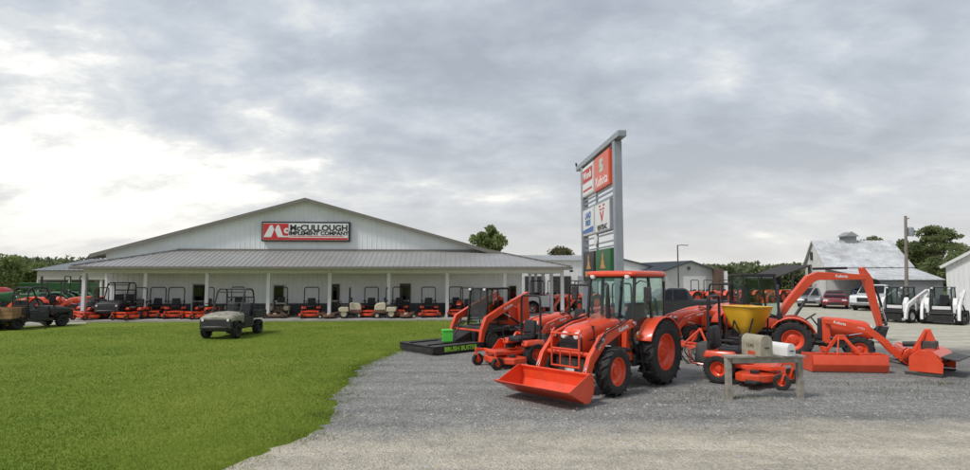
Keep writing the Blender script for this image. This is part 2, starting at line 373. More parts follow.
def bucket_part(root, heel, width, size, curl, m='orange', nm='bucket'):
    prof = [(0.78, 0.0), (0.1, 0.0), (-0.04, 0.06), (-0.10, 0.17), (-0.09, 0.40), (0.02, 0.58), (0.12, 0.64)]
    ca, sa = math.cos(curl), math.sin(curl)
    T = lambda x, z: (heel[0] + size * (x * ca - z * sa), heel[1] + size * (x * sa + z * ca))
    P = [T(*p) for p in prof]; inn = [T(*p) for p in [(0.78, 0.02), (0.11, 0.025), (-0.01, 0.08), (-0.07, 0.18), (-0.06, 0.39), (0.04, 0.555), (0.13, 0.61)]]
    b = MB(); h = width / 2
    b.prism(P + inn[::-1], -h, h)
    side = [T(*p) for p in [(0.74, 0.0), (0.1, 0.0), (-0.04, 0.06), (-0.10, 0.17), (-0.09, 0.40), (0.02, 0.58), (0.12, 0.64), (0.22, 0.60)]]
    for s in (-1, 1): b.prism(side, s * h, s * (h - 0.02) if s > 0 else s * (h - 0.02))
    o = b.build(nm, m, root, bevel=0.004, seg=1)
    e = MB(); a0, a1 = T(0.66, -0.015), T(0.84, -0.012); a2, a3 = T(0.84, 0.002), T(0.66, 0.012)
    e.prism([a0, a1, a2, a3], -h - 0.004, h + 0.004); e.build('cutting_edge', 'steel' if m != 'orange' else 'orange_worn', o)
    return o
def fender(root, cx, cz, r, y0, y1, a0, a1, m='orange', th=0.035, ext=None):
    b = MB(); o = arc(cx, cz, r, a0, a1, 10); i = arc(cx, cz, r - th, a0, a1, 10)
    b.prism(o + i[::-1], y0, y1)
    lo = min(y0, y1, key=abs); b.prism(o + arc(cx, cz, r - 0.22, a0, a1, 10)[::-1], lo, lo + (0.03 if lo > 0 else -0.03))
    return b.build('fender', m, root, bevel=0.012, ang=50)
def hood(root, x0, x1, w, z0, zt0, zt1, m='orange', nose=0.10):
    rings = []
    for t in (0, 0.35, 0.7, 0.88, 0.97, 1.0):
        x = x0 + (x1 - x0) * t; zt = zt0 + (zt1 - zt0) * (t ** 1.6); k = 1 - 0.14 * t - (nose if t > 0.9 else 0) * (t - 0.9) * 8
        if t == 1.0: zt -= 0.12
        elif t > 0.9: zt -= 0.04
        hw = w / 2 * k; zc = min(z0, zt - 0.1)
        rings.append([(x, -hw, zc), (x, -hw * 1.0, zt - 0.16), (x, -hw * 0.86, zt - 0.05), (x, -hw * 0.5, zt), (x, 0, zt + 0.015), (x, hw * 0.5, zt), (x, hw * 0.86, zt - 0.05), (x, hw, zt - 0.16), (x, hw, zc)])
    return MB().loft(rings).build('hood', m, root, bevel=0.012, ang=45)
def grille(root, x, w, z0, z1):
    o = MB().b2((x - 0.05, -w / 2, z0), (x + 0.012, w / 2, z1)).build('grille', 'plastic', root, bevel=0.01)
    s = MB(); k = 0; z = z0 + 0.05
    while z < z1 - 0.03: s.b2((x + 0.01, -w / 2 + 0.04, z), (x + 0.022, w / 2 - 0.04, z + 0.012)); z += 0.045
    s.build('grille_bars', 'black', o); return o
def seat_part(root, x, z, w=0.5, hgt=0.5, m='seat', rake=0.12):
    b = MB(); b.box((x + 0.03, 0, z), (0.46, w, 0.13)); b.box((x - 0.24 - rake / 2, 0, z + hgt / 2), (0.12, w * 0.94, hgt), rot=(0, -rake, 0))
    o = b.build('seat', m, root, bevel=0.05, seg=3); return o
def rops_part(root, x, w, z0, z1, r=0.032, lean=0.0, brace=True, m='black'):
    h = w / 2; c = 0.10
    pts = [(x, -h, z0), (x + lean * 0.6, -h, z1 - c - 0.05), (x + lean * 0.9, -h + 0.03, z1 - 0.04), (x + lean, -h + c, z1), (x + lean, h - c, z1), (x + lean * 0.9, h - 0.03, z1 - 0.04), (x + lean * 0.6, h, z1 - c - 0.05), (x, h, z0)]
    o = MB().tube(pts, r, 8).build('roll_bar', m, root)
    if brace:
        for s in (-1, 1): MB().box((x + lean * 0.3, s * h, z0 + (z1 - z0) * 0.42), (r * 3, r * 3, 0.12)).build('hinge', m, o)
    return o
def steering(root, c, r=0.19, tilt=0.6):
    c = Vector(c); b = MB(); pts = []
    for k in range(18):
        a = 2 * PI * k / 18; v = Vector((r * math.sin(a) * math.cos(tilt), r * math.cos(a), r * math.sin(a) * math.sin(tilt) * 1.0)); pts.append(c + v)
    b.tube(pts, 0.016, 6, closed=True)
    for k in (0, 6, 12): b.bar(c, pts[k], 0.02)
    b.cyl(c, c + Vector((0.22, 0, -0.32)), 0.022, 8)
    return b.build('steering_wheel', 'plastic', root)

# ------------------------------------------------------------------ cab tractor with loader
def cab_tractor(label, loc, rz):
    t = thing('cab_tractor', label, 'tractor', loc, rz)
    WB, RR, FR = 1.95, 0.76, 0.52
    b = MB(); b.b2((-0.45, -0.24, 0.55), (1.0, 0.24, 0.98)); b.b2((0.9, -0.2, 0.5), (2.15, 0.2, 0.9)); b.cyl((0, -0.62, RR), (0, 0.62, RR), 0.12, 14)
    b.b2((WB - 0.1, -0.6, FR - 0.09), (WB + 0.1, 0.6, FR + 0.07)); b.b2((1.85, -0.3, 0.55), (2.42, 0.3, 0.72)); b.b2((2.3, -0.36, 0.42), (2.5, 0.36, 0.78))
    b.build('chassis', 'iron', t, bevel=0.02)
    for s in (-1, 1):
        wheel(t, (0, s * 0.77, RR), RR, 0.42, 0.43, 'orange', 'ag', s); wheel(t, (WB, s * 0.72, FR), FR, 0.32, 0.30, 'orange', 'ag', s)
        fender(t, 0, RR - 0.01, 0.835, s * 0.60, s * 0.96, 22, 158)
        k = MB(); k.box((WB, s * 0.50, FR), (0.22, 0.14, 0.26)); k.build('axle_housing', 'orange', t, bevel=0.03)
        # loader
        mast = MB(); mast.strip([(1.02, 0.62), (1.0, 1.0), (0.98, 1.52)], [0.34, 0.24, 0.2], s * 0.42, s * 0.54); mast.b2((0.95, s * 0.30 if s > 0 else -0.5, 0.58), (1.5, s * 0.5 if s > 0 else -0.30, 0.78))
        mast.build('loader_mast', 'orange', t, bevel=0.012)
        a = MB(); a.strip([(0.98, 1.46), (1.55, 1.36), (2.20, 1.16), (2.62, 0.80), (2.90, 0.28)], [0.17, 0.20, 0.25, 0.22, 0.17], s * 0.56, s * 0.66)
        arm = a.build('loader_arm', 'orange', t, bevel=0.012)
        g = MB()
        for px_, pz_ in ((0.98, 1.46), (2.25, 1.18), (2.88, 0.30)): g.cyl((px_, s * 0.53, pz_), (px_, s * 0.70, pz_), 0.05, 12)
        g.build('pivot_pin', 'steel', arm)
        d = Vector((0.62, 0, -0.135)).normalized()
        text('Kubota', 0.135, 'decal', arm, (1.42, s * 0.6635, 1.385), d * (-s), (0.21, 0, 0.98), bold=0.003)
        text('LA1154', 0.085, 'decal', arm, (2.30, s * 0.6635, 1.085), Vector((0.36, 0, -0.36)) * (-s), (0.7, 0, 0.7))
        cylinder_part(t, (1.08, s * 0.61, 0.86), (2.02, s * 0.61, 1.04), 0.045)
        cylinder_part(t, (2.28, s * 0.61, 1.26), (2.86, s * 0.61, 0.60), 0.036, m='orange')
    q = MB(); q.cyl((2.52, -0.58, 0.88), (2.52, 0.58, 0.88), 0.055, 12); q.build('loader_cross_tube', 'orange', t)
    bucket_part(t, (3.20, 0.03), 1.85, 0.93, R(27))
    for s in (-1, 1): MB().box((2.89, s * 0.61, 0.32), (0.08, 0.2, 0.30), rot=(0, -0.45, 0)).build('bucket_hitch', 'orange', t, bevel=0.01)
    hood(t, 0.98, 2.44, 0.70, 0.86, 1.56, 1.42)
    p = MB()
    for s in (-1, 1): p.b2((1.1, s * 0.335 - 0.01, 0.9), (1.8, s * 0.335 + 0.01, 1.18))
    p.build('side_screen', 'plastic', t)
    grille(t, 2.475, 0.56, 0.84, 1.22)
    for s in (-1, 1):
        h_ = MB(); h_.lathe([(0, 0.05), (0.06, 0.04), (0.085, 0.0), (0.085, -0.05)], (2.47, s * 0.165, 1.245), 14, 'x'); h_.build('headlight', 'lamp_glass', t)
    e = MB(); e.lathe([(0, 0.015), (0.05, 0.012), (0.055, 0)], (2.475, 0, 1.27), 12, 'x'); e.build('emblem', 'black', t)
    gg = MB()
    for s in (-1, 1):
        gg.tube([(2.5, s * 0.36, 0.55), (2.66, s * 0.36, 0.62), (2.66, s * 0.36, 1.30), (2.56, s * 0.36, 1.40)], 0.024, 8); gg.cyl((2.66, s * 0.13, 0.62), (2.66, s * 0.13, 0.98), 0.016, 8)
    for z in (0.62, 0.98, 1.30): gg.cyl((2.66, -0.36, z), (2.66, 0.36, z), 0.022, 8)
    gg.build('grille_guard', 'orange', t)
    ex = MB(); ex.cyl((1.18, 0.12, 1.45), (1.18, 0.12, 2.02), 0.055, 12); ex.tube([(1.18, 0.12, 2.0), (1.18, 0.12, 2.22), (1.16, 0.10, 2.30), (1.10, 0.02, 2.34)], 0.04, 10)
    # cab
    cf = MB(); z0, z1 = 1.05, 2.5
    A = [(0.98, 0.62, 1.10), (0.80, 0.60, z1)]; Bp = [(0.20, 0.72, 0.95), (0.22, 0.62, z1)]; Cp = [(-0.50, 0.62, 1.45), (-0.62, 0.58, z1)]
    for s in (-1, 1):
        for (p0, p1) in (A, Bp, Cp): cf.bar((p0[0], s * p0[1], p0[2]), (p1[0], s * p1[1], p1[2]), 0.06, 0.075)
        cf.bar((0.98, s * 0.62, 1.10), (0.70, s * 0.62, 0.66), 0.06); cf.bar((0.70, s * 0.62, 0.66), (0.3, s * 0.68, 0.70), 0.06); cf.bar((0.3, s * 0.68, 0.70), (0.2, s * 0.72, 0.98), 0.06)
        cf.bar((0.2, s * 0.72, 0.98), (-0.5, s * 0.62, 1.48), 0.06)
        cf.bar((0.8, s * 0.60, z1), (-0.62, s * 0.58, z1), 0.06)
    cf.bar((0.98, -0.62, 1.10), (0.98, 0.62, 1.10), 0.07); cf.bar((-0.5, -0.62, 1.46), (-0.5, 0.62, 1.46), 0.07); cf.b2((-0.45, -0.6, 0.88), (0.95, 0.6, 0.97))
    cf.bar((0.80, -0.6, z1), (0.80, 0.6, z1), 0.06); cf.bar((-0.62, -0.58, z1), (-0.62, 0.58, z1), 0.06)
    cf.build('cab_frame', 'black', t, bevel=0.012)
    ds = MB(); ds.b2((0.72, -0.34, 0.95), (0.96, 0.34, 1.38), top=(0.7, 0.9)); ds.build('dashboard', 'plastic', t, bevel=0.03)
    MB().add([(0.985, -0.59, 1.13), (0.985, 0.59, 1.13), (0.812, 0.57, 2.47), (0.812, -0.57, 2.47)], [(0, 1, 2, 3)]).build('windshield', 'glass', t)
    for s in (-1, 1):
        dr = MB().add([(0.95, s * 0.632, 1.12), (0.70, s * 0.632, 0.72), (0.32, s * 0.69, 0.74), (0.23, s * 0.715, 1.0), (0.235, s * 0.63, 2.47), (0.78, s * 0.61, 2.47)], [(0, 1, 2, 3, 4, 5)]).build('door', 'glass', t)
        MB().tube([(0.30, s * 0.73, 1.2), (0.34, s * 0.76, 1.22), (0.40, s * 0.76, 1.3)], 0.014, 6).build('handle', 'black', dr)
        MB().add([(0.17, s * 0.715, 1.06), (-0.46, s * 0.63, 1.50), (-0.59, s * 0.59, 2.47), (0.19, s * 0.63, 2.47)], [(0, 1, 2, 3)]).build('side_window', 'glass', t)
        mi = MB(); mi.tube([(0.84, s * 0.62, 2.32), (0.90, s * 0.80, 2.42), (0.92, s * 0.99, 2.38), (0.92, s * 0.99, 2.28)], 0.014, 6); mir = mi.build('mirror_arm', 'black', t)
        MB().box((0.93, s * 0.99, 2.11), (0.06, 0.18, 0.34)).build('mirror', 'plastic', mir, bevel=0.025)
        st = MB()
        for z in (0.36, 0.58, 0.80): st.b2((0.50, s * 0.62 if s > 0 else -0.90, z), (0.80, s * 0.90 if s > 0 else -0.62, z + 0.03))
        for x in (0.51, 0.79): st.bar((x, s * 0.80, 0.36), (x, s * 0.72, 0.86), 0.035)
        st.build('step', 'black', t)
        MB().box((0.86, s * 0.66, 1.16), (0.05, 0.09, 0.06)).build('turn_signal', 'amber', t, bevel=0.01)
        MB().box((-0.60, s * 0.62, 2.44), (0.07, 0.12, 0.1)).build('work_light', 'lamp_glass', t, bevel=0.02)
        fl = MB(); fl.lathe([(0, 0.045), (0.055, 0.035), (0.075, 0.0), (0.06, -0.06), (0, -0.08)], (0.90, s * 0.47, 2.52), 14, 'x'); fl.build('roof_light', 'lamp_glass', t)
    MB().add([(-0.51, -0.6, 1.5), (-0.51, 0.6, 1.5), (-0.62, 0.56, 2.47), (-0.62, -0.56, 2.47)], [(0, 1, 2, 3)]).build('rear_window', 'glass', t)
    ex.build('exhaust', 'black', t)
    rf = []
    for z, k in ((2.515, 0.97), (2.55, 1.0), (2.60, 0.99), (2.635, 0.93), (2.65, 0.74)):
        hx, hy = 0.80 * k, 0.69 * k; cx_ = 0.14
        pts = []
        for (sx, sy) in ((1, 1), (-1, 1), (-1, -1), (1, -1)):
            for j in range(4):
                base_a = {(1, 1): 0, (-1, 1): 90, (-1, -1): 180, (1, -1): 270}[(sx, sy)]; an = R(base_a + 30 * j)
                pts.append((cx_ + sx * (hx - 0.16) + 0.16 * math.cos(an), sy * (hy - 0.16) + 0.16 * math.sin(an), z))
        rf.append(pts)
    MB().loft(rf).build('roof', 'orange', t, ang=50)
    seat_part(t, 0.05, 1.25, 0.5, 0.6); steering(t, (0.52, 0, 1.52), 0.2)
    for s in (-1, 1):
        hs = MB(); hs.tube([(1.06, s * 0.58, 1.56), (1.5, s * 0.685, 1.47), (2.1, s * 0.685, 1.33), (2.5, s * 0.685, 1.02)], 0.014, 6); hs.tube([(1.06, s * 0.56, 1.60), (1.5, s * 0.665, 1.50), (2.1, s * 0.665, 1.37), (2.52, s * 0.665, 1.06)], 0.014, 6); hs.build('hydraulic_hose', 'rubber', t)
        MB().prism([(1.12, 1.22), (2.28, 1.14), (2.28, 1.17), (1.12, 1.26)], s * 0.352, s * 0.345).build('hood_stripe', 'black', t)
        text('M5-111', 0.10, 'decal', t, (1.45, s * 0.357, 1.33), (-s, 0, 0), (0, 0, 1), bold=0.002)
    MB().b2((2.05, -0.33, 0.9), (2.06, 0.33, 1.45)).build('hood_seam', 'black', t)
    pl_ = MB(); pl_.b2((2.505, -0.12, 0.46), (2.515, 0.12, 0.56)); pl_.build('weight_plate', 'decal', t)
    lk = MB()
    for s in (-1, 1): lk.bar((-0.4, s * 0.25, 0.6), (-1.05, s * 0.40, 0.5), 0.05, 0.08)
    lk.bar((-0.4, 0, 0.95), (-0.95, 0, 0.85), 0.05); lk.b2((-0.75, -0.1, 0.3), (-0.4, 0.1, 0.4))
    lk.build('hitch_link', 'iron', t)
    tk = MB(); tk.box((0.62, 0.50, 0.62), (0.5, 0.2, 0.3)); tk.build('fuel_tank', 'plastic', t, bevel=0.05)
    MB().cyl((0.75, -0.55, 2.6), (0.72, -0.56, 2.98), 0.006, 5).build('antenna', 'black', t)
    return t

# ------------------------------------------------------------------ compact tractor with roll bar
def compact_tractor(label, loc, rz, m='orange', rim='orange', loader=True, s_=1.0, group=None, canopy=False, model='L3560', foldrops=True):
    t = thing('compact_tractor', label, 'tractor', loc, rz, group)
    t.scale = (s_,) * 3; WB, RR, FR = 1.72, 0.58, 0.38
    b = MB(); b.b2((-0.35, -0.18, 0.40), (0.8, 0.18, 0.75)); b.b2((0.7, -0.16, 0.36), (1.95, 0.16, 0.66)); b.cyl((0, -0.5, RR), (0, 0.5, RR), 0.09, 12)
    b.b2((WB - 0.07, -0.45, FR - 0.07), (WB + 0.07, 0.45, FR + 0.05)); b.b2((1.85, -0.26, 0.38), (2.12, 0.26, 0.60)); b.b2((0.1, -0.62, 0.52), (0.85, 0.62, 0.57))
    b.build('chassis', 'iron', t, bevel=0.015)
    for s in (-1, 1):
        wheel(t, (0, s * 0.62, RR), RR, 0.34, 0.31, rim, 'ag', s); wheel(t, (WB, s * 0.56, FR), FR, 0.24, 0.20, rim, 'ag', s)
        fender(t, 0, RR, 0.68, s * 0.44, s * 0.80, 20, 150, m)
    hood(t, 0.86, 2.06, 0.52, 0.66, 1.26, 1.14, m); grille(t, 2.085, 0.40, 0.66, 0.98)
    for s in (-1, 1): MB().lathe([(0, 0.03), (0.05, 0.025), (0.065, -0.02)], (2.07, s * 0.12, 1.0), 12, 'x').build('headlight', 'lamp_glass', t)
    MB().b2((0.68, -0.24, 0.60), (0.92, 0.24, 1.22), top=(0.75, 0.9)).build('dashboard', 'plastic', t, bevel=0.03)
    seat_part(t, 0.0, 0.93, 0.46, 0.46); steering(t, (0.52, 0, 1.26), 0.18)
    rops_part(t, -0.36, 1.0, 0.62, 2.22, 0.036)
    if canopy: MB().b2((-0.7, -0.6, 2.23), (0.7, 0.6, 2.29)).build('canopy', 'black', t, bevel=0.02)
    lk = MB()
    for s in (-1, 1): lk.bar((-0.3, s * 0.2, 0.45), (-0.9, s * 0.32, 0.42), 0.04, 0.06)
    lk.build('hitch_link', 'iron', t)
    if loader:
        for s in (-1, 1):
            MB().strip([(0.92, 0.5), (0.90, 0.85), (0.88, 1.24)], [0.26, 0.2, 0.16], s * 0.36, s * 0.44).build('loader_mast', m, t, bevel=0.01)
            a = MB(); a.strip([(0.88, 1.18), (1.4, 1.10), (1.95, 0.95), (2.35, 0.62), (2.66, 0.20)], [0.14, 0.17, 0.20, 0.18, 0.13], s * 0.46, s * 0.54)
            arm = a.build('loader_arm', m, t, bevel=0.01)
            d = Vector((0.5, 0, -0.1))
            if m == 'orange': text('Kubota', 0.11, 'decal', arm, (1.25, s * 0.5425, 1.125), d * (-s), (0.19, 0, 0.98), bold=0.002); text('LA555', 0.07, 'decal', arm, (1.78, s * 0.5425, 1.0), Vector((0.5, 0, -0.16)) * (-s), (0.3, 0, 0.95))
            cylinder_part(t, (0.98, s * 0.5, 0.66), (1.8, s * 0.5, 0.84), 0.034); cylinder_part(t, (2.0, s * 0.5, 1.02), (2.6, s * 0.5, 0.50), 0.028)
            q = MB(); q.box((2.70, s * 0.48, 0.26), (0.08, 0.16, 0.32)); q.build('bucket_hitch', m, t, bevel=0.008)
        MB().cyl((2.28, -0.46, 0.68), (2.28, 0.46, 0.68), 0.042, 10).build('loader_cross_tube', m, t)
        bucket_part(t, (2.78, 0.02), 1.52, 0.78, R(6), m)
    return t

# ------------------------------------------------------------------ mowers
def zero_turn(label, loc, rz, big=False, group=None, m='orange', rops=True):
    t = thing('zero_turn_mower', label, 'mower', loc, rz, group)      # origin on the ground under the rear axle
    RR = 0.30; dw = 1.34
    b = MB()
    for s in (-1, 1): b.bar((-0.35, s * 0.26, 0.36), (1.05, s * 0.26, 0.36), 0.06, 0.08)
    b.bar((1.0, -0.42, 0.40), (1.0, 0.42, 0.40), 0.08, 0.08); b.b2((-0.40, -0.28, 0.30), (0.1, 0.28, 0.44)); b.b2((0.62, -0.24, 0.36), (1.08, 0.24, 0.42))
    b.build('frame', m, t, bevel=0.012)
    dk = MB(); pl = [(0.34, -dw / 2 + 0.1), (0.48, -dw / 2), (0.80, -dw / 2), (1.02, -dw * 0.30), (1.10, 0), (1.02, dw * 0.30), (0.80, dw / 2), (0.48, dw / 2), (0.34, dw / 2 - 0.1)]
    dk.prism(pl, 0.12, 0.27, 'xy'); dk.build('mower_deck', m, t, bevel=0.025)
    dv = MB()
    for y in (-0.42, 0, 0.42): dv.cyl((0.68, y, 0.26), (0.68, y, 0.33), 0.09, 12)
    dv.build('spindle_cover', 'black', t, bevel=0.008)
    MB().prism([(0.55, -dw / 2), (0.85, -dw / 2), (0.80, -dw / 2 - 0.24), (0.60, -dw / 2 - 0.26)], 0.13, 0.17, 'xy').build('discharge_chute', 'rubber', t, bevel=0.01)
    for s in (-1, 1):
        wheel(t, (0, s * 0.44, RR), RR, 0.26, 0.155, m if m == 'orange' else 'cream', 'turf', s)
        f = MB(); f.bar((1.02, s * 0.40, 0.40), (1.22, s * 0.46, 0.42), 0.07); f.cyl((1.22, s * 0.46, 0.30), (1.22, s * 0.46, 0.46), 0.03, 8)
        f.bar((1.22, s * 0.46 - 0.075, 0.30), (1.22, s * 0.46 + 0.075, 0.30), 0.05, 0.03)
        for q in (-1, 1): f.bar((1.22, s * 0.46 + q * 0.07, 0.31), (1.17, s * 0.46 + q * 0.07, 0.155), 0.018, 0.045)
        f.build('caster_fork', m, t, bevel=0.006)
        wheel(t, (1.17, s * 0.46, 0.155), 0.155, 0.11, 0.075, m if m == 'orange' else 'cream', 'smooth', s, 'caster_wheel')
        MB().b2((-0.30, s * 0.29 if s > 0 else -0.56, 0.52), (0.36, s * 0.56 if s > 0 else -0.29, 0.66), top=(0.86, 0.8)).build('fender', m, t, bevel=0.04)
        l_ = MB(); l_.tube([(0.36, s * 0.42, 0.58), (0.42, s * 0.42, 0.86), (0.40, s * 0.36, 0.96), (0.38, s * 0.12, 0.98)], 0.014, 6); l_.tube([(0.38, s * 0.12, 0.98), (0.39, s * 0.25, 0.985), (0.395, s * 0.34, 0.975)], 0.022, 6)
        l_.build('control_lever', 'black', t)
    MB().b2((-0.56, -0.30, 0.34), (-0.24, 0.30, 0.78), top=(0.8, 0.85)).build('engine', 'iron', t, bevel=0.05)
    g = MB(); g.tube([(-0.30, -0.36, 0.34), (-0.62, -0.34, 0.36), (-0.66, -0.30, 0.62), (-0.66, 0.30, 0.62), (-0.62, 0.34, 0.36), (-0.30, 0.36, 0.34)], 0.024, 6); g.build('rear_guard', m, t)
    seat_part(t, 0.12, 0.66, 0.48, 0.48)
    for s in (-1, 1): MB().b2((0.0, s * 0.25 if s > 0 else -0.31, 0.84), (0.28, s * 0.31 if s > 0 else -0.25, 0.89)).build('armrest', 'seat', t, bevel=0.02)
    if rops: rops_part(t, -0.20, 0.84, 0.36, 1.78, 0.03)
    return t
def front_mower(label, loc, rz, group=None):
    t = thing('front_deck_mower', label, 'mower', loc, rz, group)     # tan tractor unit with an out-front deck; drive wheels at the origin
    RR = 0.29; b = MB()
    b.b2((-0.85, -0.30, 0.30), (0.30, 0.30, 0.44)); b.bar((0.2, -0.2, 0.34), (0.75, -0.3, 0.26), 0.07); b.bar((0.2, 0.2, 0.34), (0.75, 0.3, 0.26), 0.07); b.build('frame', 'brown_paint', t, bevel=0.012)
    h_ = MB(); h_.prism([(-0.98, 0.36), (-0.30, 0.36), (-0.26, 0.80), (-0.40, 0.92), (-0.86, 0.86), (-0.98, 0.72)], -0.31, 0.31); h_.build('engine_hood', 'tan_paint', t, bevel=0.06)
    MB().b2((-0.96, -0.318, 0.30), (-0.36, 0.318, 0.50)).build('engine_panel', 'brown_paint', t, bevel=0.01)
    for s in (-1, 1):
        wheel(t, (0, s * 0.46, RR), RR, 0.24, 0.17, 'cream', 'turf', s); wheel(t, (-0.82, s * 0.34, 0.17), 0.17, 0.12, 0.09, 'cream', 'smooth', s, 'caster_wheel')
        MB().prism([(-0.28, 0.40), (0.26, 0.40), (0.30, 0.58), (0.18, 0.66), (-0.24, 0.66)], s * 0.33, s * 0.60).build('fender', 'tan_paint', t, bevel=0.03)
        l_ = MB(); l_.tube([(0.12, s * 0.36, 0.62), (0.22, s * 0.36, 0.92), (0.20, s * 0.14, 1.0)], 0.014, 6); l_.build('control_lever', 'black', t)
        MB().cyl((1.28, s * 0.4, 0.0), (1.28, s * 0.4, 0.0), 0.01) if False else None
        wheel(t, (1.32, s * 0.5, 0.13), 0.13, 0.09, 0.06, 'cream', 'smooth', s, 'caster_wheel')
        k = MB(); k.bar((1.0, s * 0.5, 0.26), (1.32, s * 0.5, 0.34), 0.05); k.bar((1.32, s * 0.5, 0.34), (1.32, s * 0.5, 0.25), 0.12, 0.03); k.build('caster_fork', 'brown_paint', t)
    pl = [(0.52, -0.62), (0.70, -0.72), (1.06, -0.72), (1.18, -0.5), (1.24, 0), (1.18, 0.5), (1.06, 0.72), (0.70, 0.72), (0.52, 0.62)]
    MB().prism(pl, 0.09, 0.22, 'xy').build('mower_deck', 'brown_paint', t, bevel=0.02)
    c = MB()
    for y in (-0.44, 0, 0.44): c.cyl((0.85, y, 0.21), (0.85, y, 0.29), 0.10, 12)
    c.build('spindle_cover', 'tan_paint', t, bevel=0.008)
    MB().tube([(0.28, -0.12, 0.42), (0.42, -0.12, 0.74), (0.42, 0.12, 0.74), (0.28, 0.12, 0.42)], 0.02, 6).build('footrest_bar', 'black', t)
    seat_part(t, -0.08, 0.70, 0.48, 0.5); rops_part(t, -0.30, 0.80, 0.42, 1.78, 0.03)
    return t

# ------------------------------------------------------------------ utility vehicle
def utility_vehicle(label, loc, rz, m='camo', name='utility_vehicle', cage=1.98, bed='plastic'):
    t = thing(name, label, 'utility vehicle', loc, rz)                # origin on the ground under the rear axle
    WB, RR = 2.0, 0.32
    b = MB(); b.b2((-0.6, -0.50, 0.32), (2.3, 0.50, 0.44)); b.cyl((0, -0.6, RR), (0, 0.6, RR), 0.05, 8); b.cyl((WB, -0.6, RR), (WB, 0.6, RR), 0.05, 8); b.b2((0.4, -0.66, 0.40), (1.5, 0.66, 0.46)); b.build('chassis', 'iron', t, bevel=0.01)
    rings = []
    for x, hw, z0, zt in ((1.42, 0.68, 0.62, 1.05), (1.80, 0.69, 0.70, 1.03), (2.20, 0.69, 0.72, 0.99), (2.43, 0.67, 0.70, 0.94), (2.50, 0.63, 0.70, 0.87)):
        rings.append([(x, -hw, z0), (x, -hw, zt - 0.10), (x, -hw * 0.85, zt - 0.02), (x, 0, zt + 0.03), (x, hw * 0.85, zt - 0.02), (x, hw, zt - 0.10), (x, hw, z0)])
    MB().loft(rings).build('hood', m, t, bevel=0.02, ang=45)
    MB().b2((2.30, -0.64, 0.40), (2.515, 0.64, 0.80)).build('grille', 'plastic', t, bevel=0.02)
    MB().tube([(2.45, -0.55, 0.42), (2.58, -0.50, 0.48), (2.62, -0.3, 0.50), (2.62, 0.3, 0.50), (2.58, 0.50, 0.48), (2.45, 0.55, 0.42)], 0.035, 8).build('bumper', 'black', t)
    for s in (-1, 1):
        MB().lathe([(0, 0.04), (0.045, 0.03), (0.06, 0.0)], (2.50, s * 0.52, 0.76), 12, 'x').build('headlight', 'lamp_glass', t)
        wheel(t, (0, s * 0.62, RR), RR, 0.27, 0.16, 'black', 'ag', s); wheel(t, (WB, s * 0.62, RR), RR, 0.25, 0.16, 'black', 'ag', s)
        o = arc(WB, RR, 0.41, 40, 150, 8); MB().prism(o + arc(WB, RR, 0.385, 40, 150, 8)[::-1], s * 0.55, s * 0.74).build('fender', 'plastic', t, bevel=0.01)
        MB().tube([(0.45, s * 0.60, 0.5), (0.40, s * 0.60, 1.5), (0.46, s * 0.58, cage - 0.1), (0.6, s * 0.56, cage), (1.1, s * 0.56, cage), (1.25, s * 0.58, cage - 0.08), (1.62, s * 0.60, 1.0)], 0.038, 8).build('roll_cage', 'black', t)
        MB().b2((0.5, s * 0.60 if s > 0 else -0.67, 0.46), (1.35, s * 0.67 if s > 0 else -0.60, 0.80)).build('door_panel', 'plastic', t, bevel=0.02)
    for (x, z) in ((0.6, cage), (0.85, cage + 0.01), (1.1, cage), (1.27, cage - 0.12), (0.41, 1.35), (0.41, 1.62), (0.41, 1.1)): MB().cyl((x, -0.58, z), (x, 0.58, z), 0.026, 8).build('cage_crossbar', 'black', t)
    c = MB()
    for k in range(9): c.cyl((0.405, -0.48 + 0.12 * k, 1.1), (0.405, -0.48 + 0.12 * k, 1.62), 0.006, 4)
    for k in range(4): c.cyl((0.405, -0.55, 1.2 + 0.13 * k), (0.405, 0.55, 1.2 + 0.13 * k), 0.006, 4)
    c.build('rear_screen', 'black', t)
    for s in (-1, 1):
        q = MB(); q.box((0.72, s * 0.29, 0.80), (0.5, 0.5, 0.14)); q.box((0.50, s * 0.29, 1.10), (0.12, 0.48, 0.52), rot=(0, -0.15, 0)); q.build('seat', 'seat', t, bevel=0.05)
    MB().b2((1.28, -0.6, 0.62), (1.46, 0.6, 1.05)).build('dashboard', 'plastic', t, bevel=0.03); steering(t, (1.16, 0.28, 1.12), 0.17)
    bd = MB(); z0, z1 = 0.70, 1.02
    bd.b2((-0.82, -0.66, z0), (0.36, 0.66, z0 + 0.04)); bd.b2((-0.82, -0.66, z0 + 0.04), (-0.78, 0.66, z1)); bd.b2((0.32, -0.66, z0 + 0.04), (0.36, 0.66, z1))
    for s in (-1, 1): bd.b2((-0.78, s * 0.62 if s > 0 else -0.66, z0 + 0.04), (0.32, s * 0.66 if s > 0 else -0.62, z1))
    bd.build('cargo_bed', m if bed is None else bed, t, bevel=0.01)
    return t

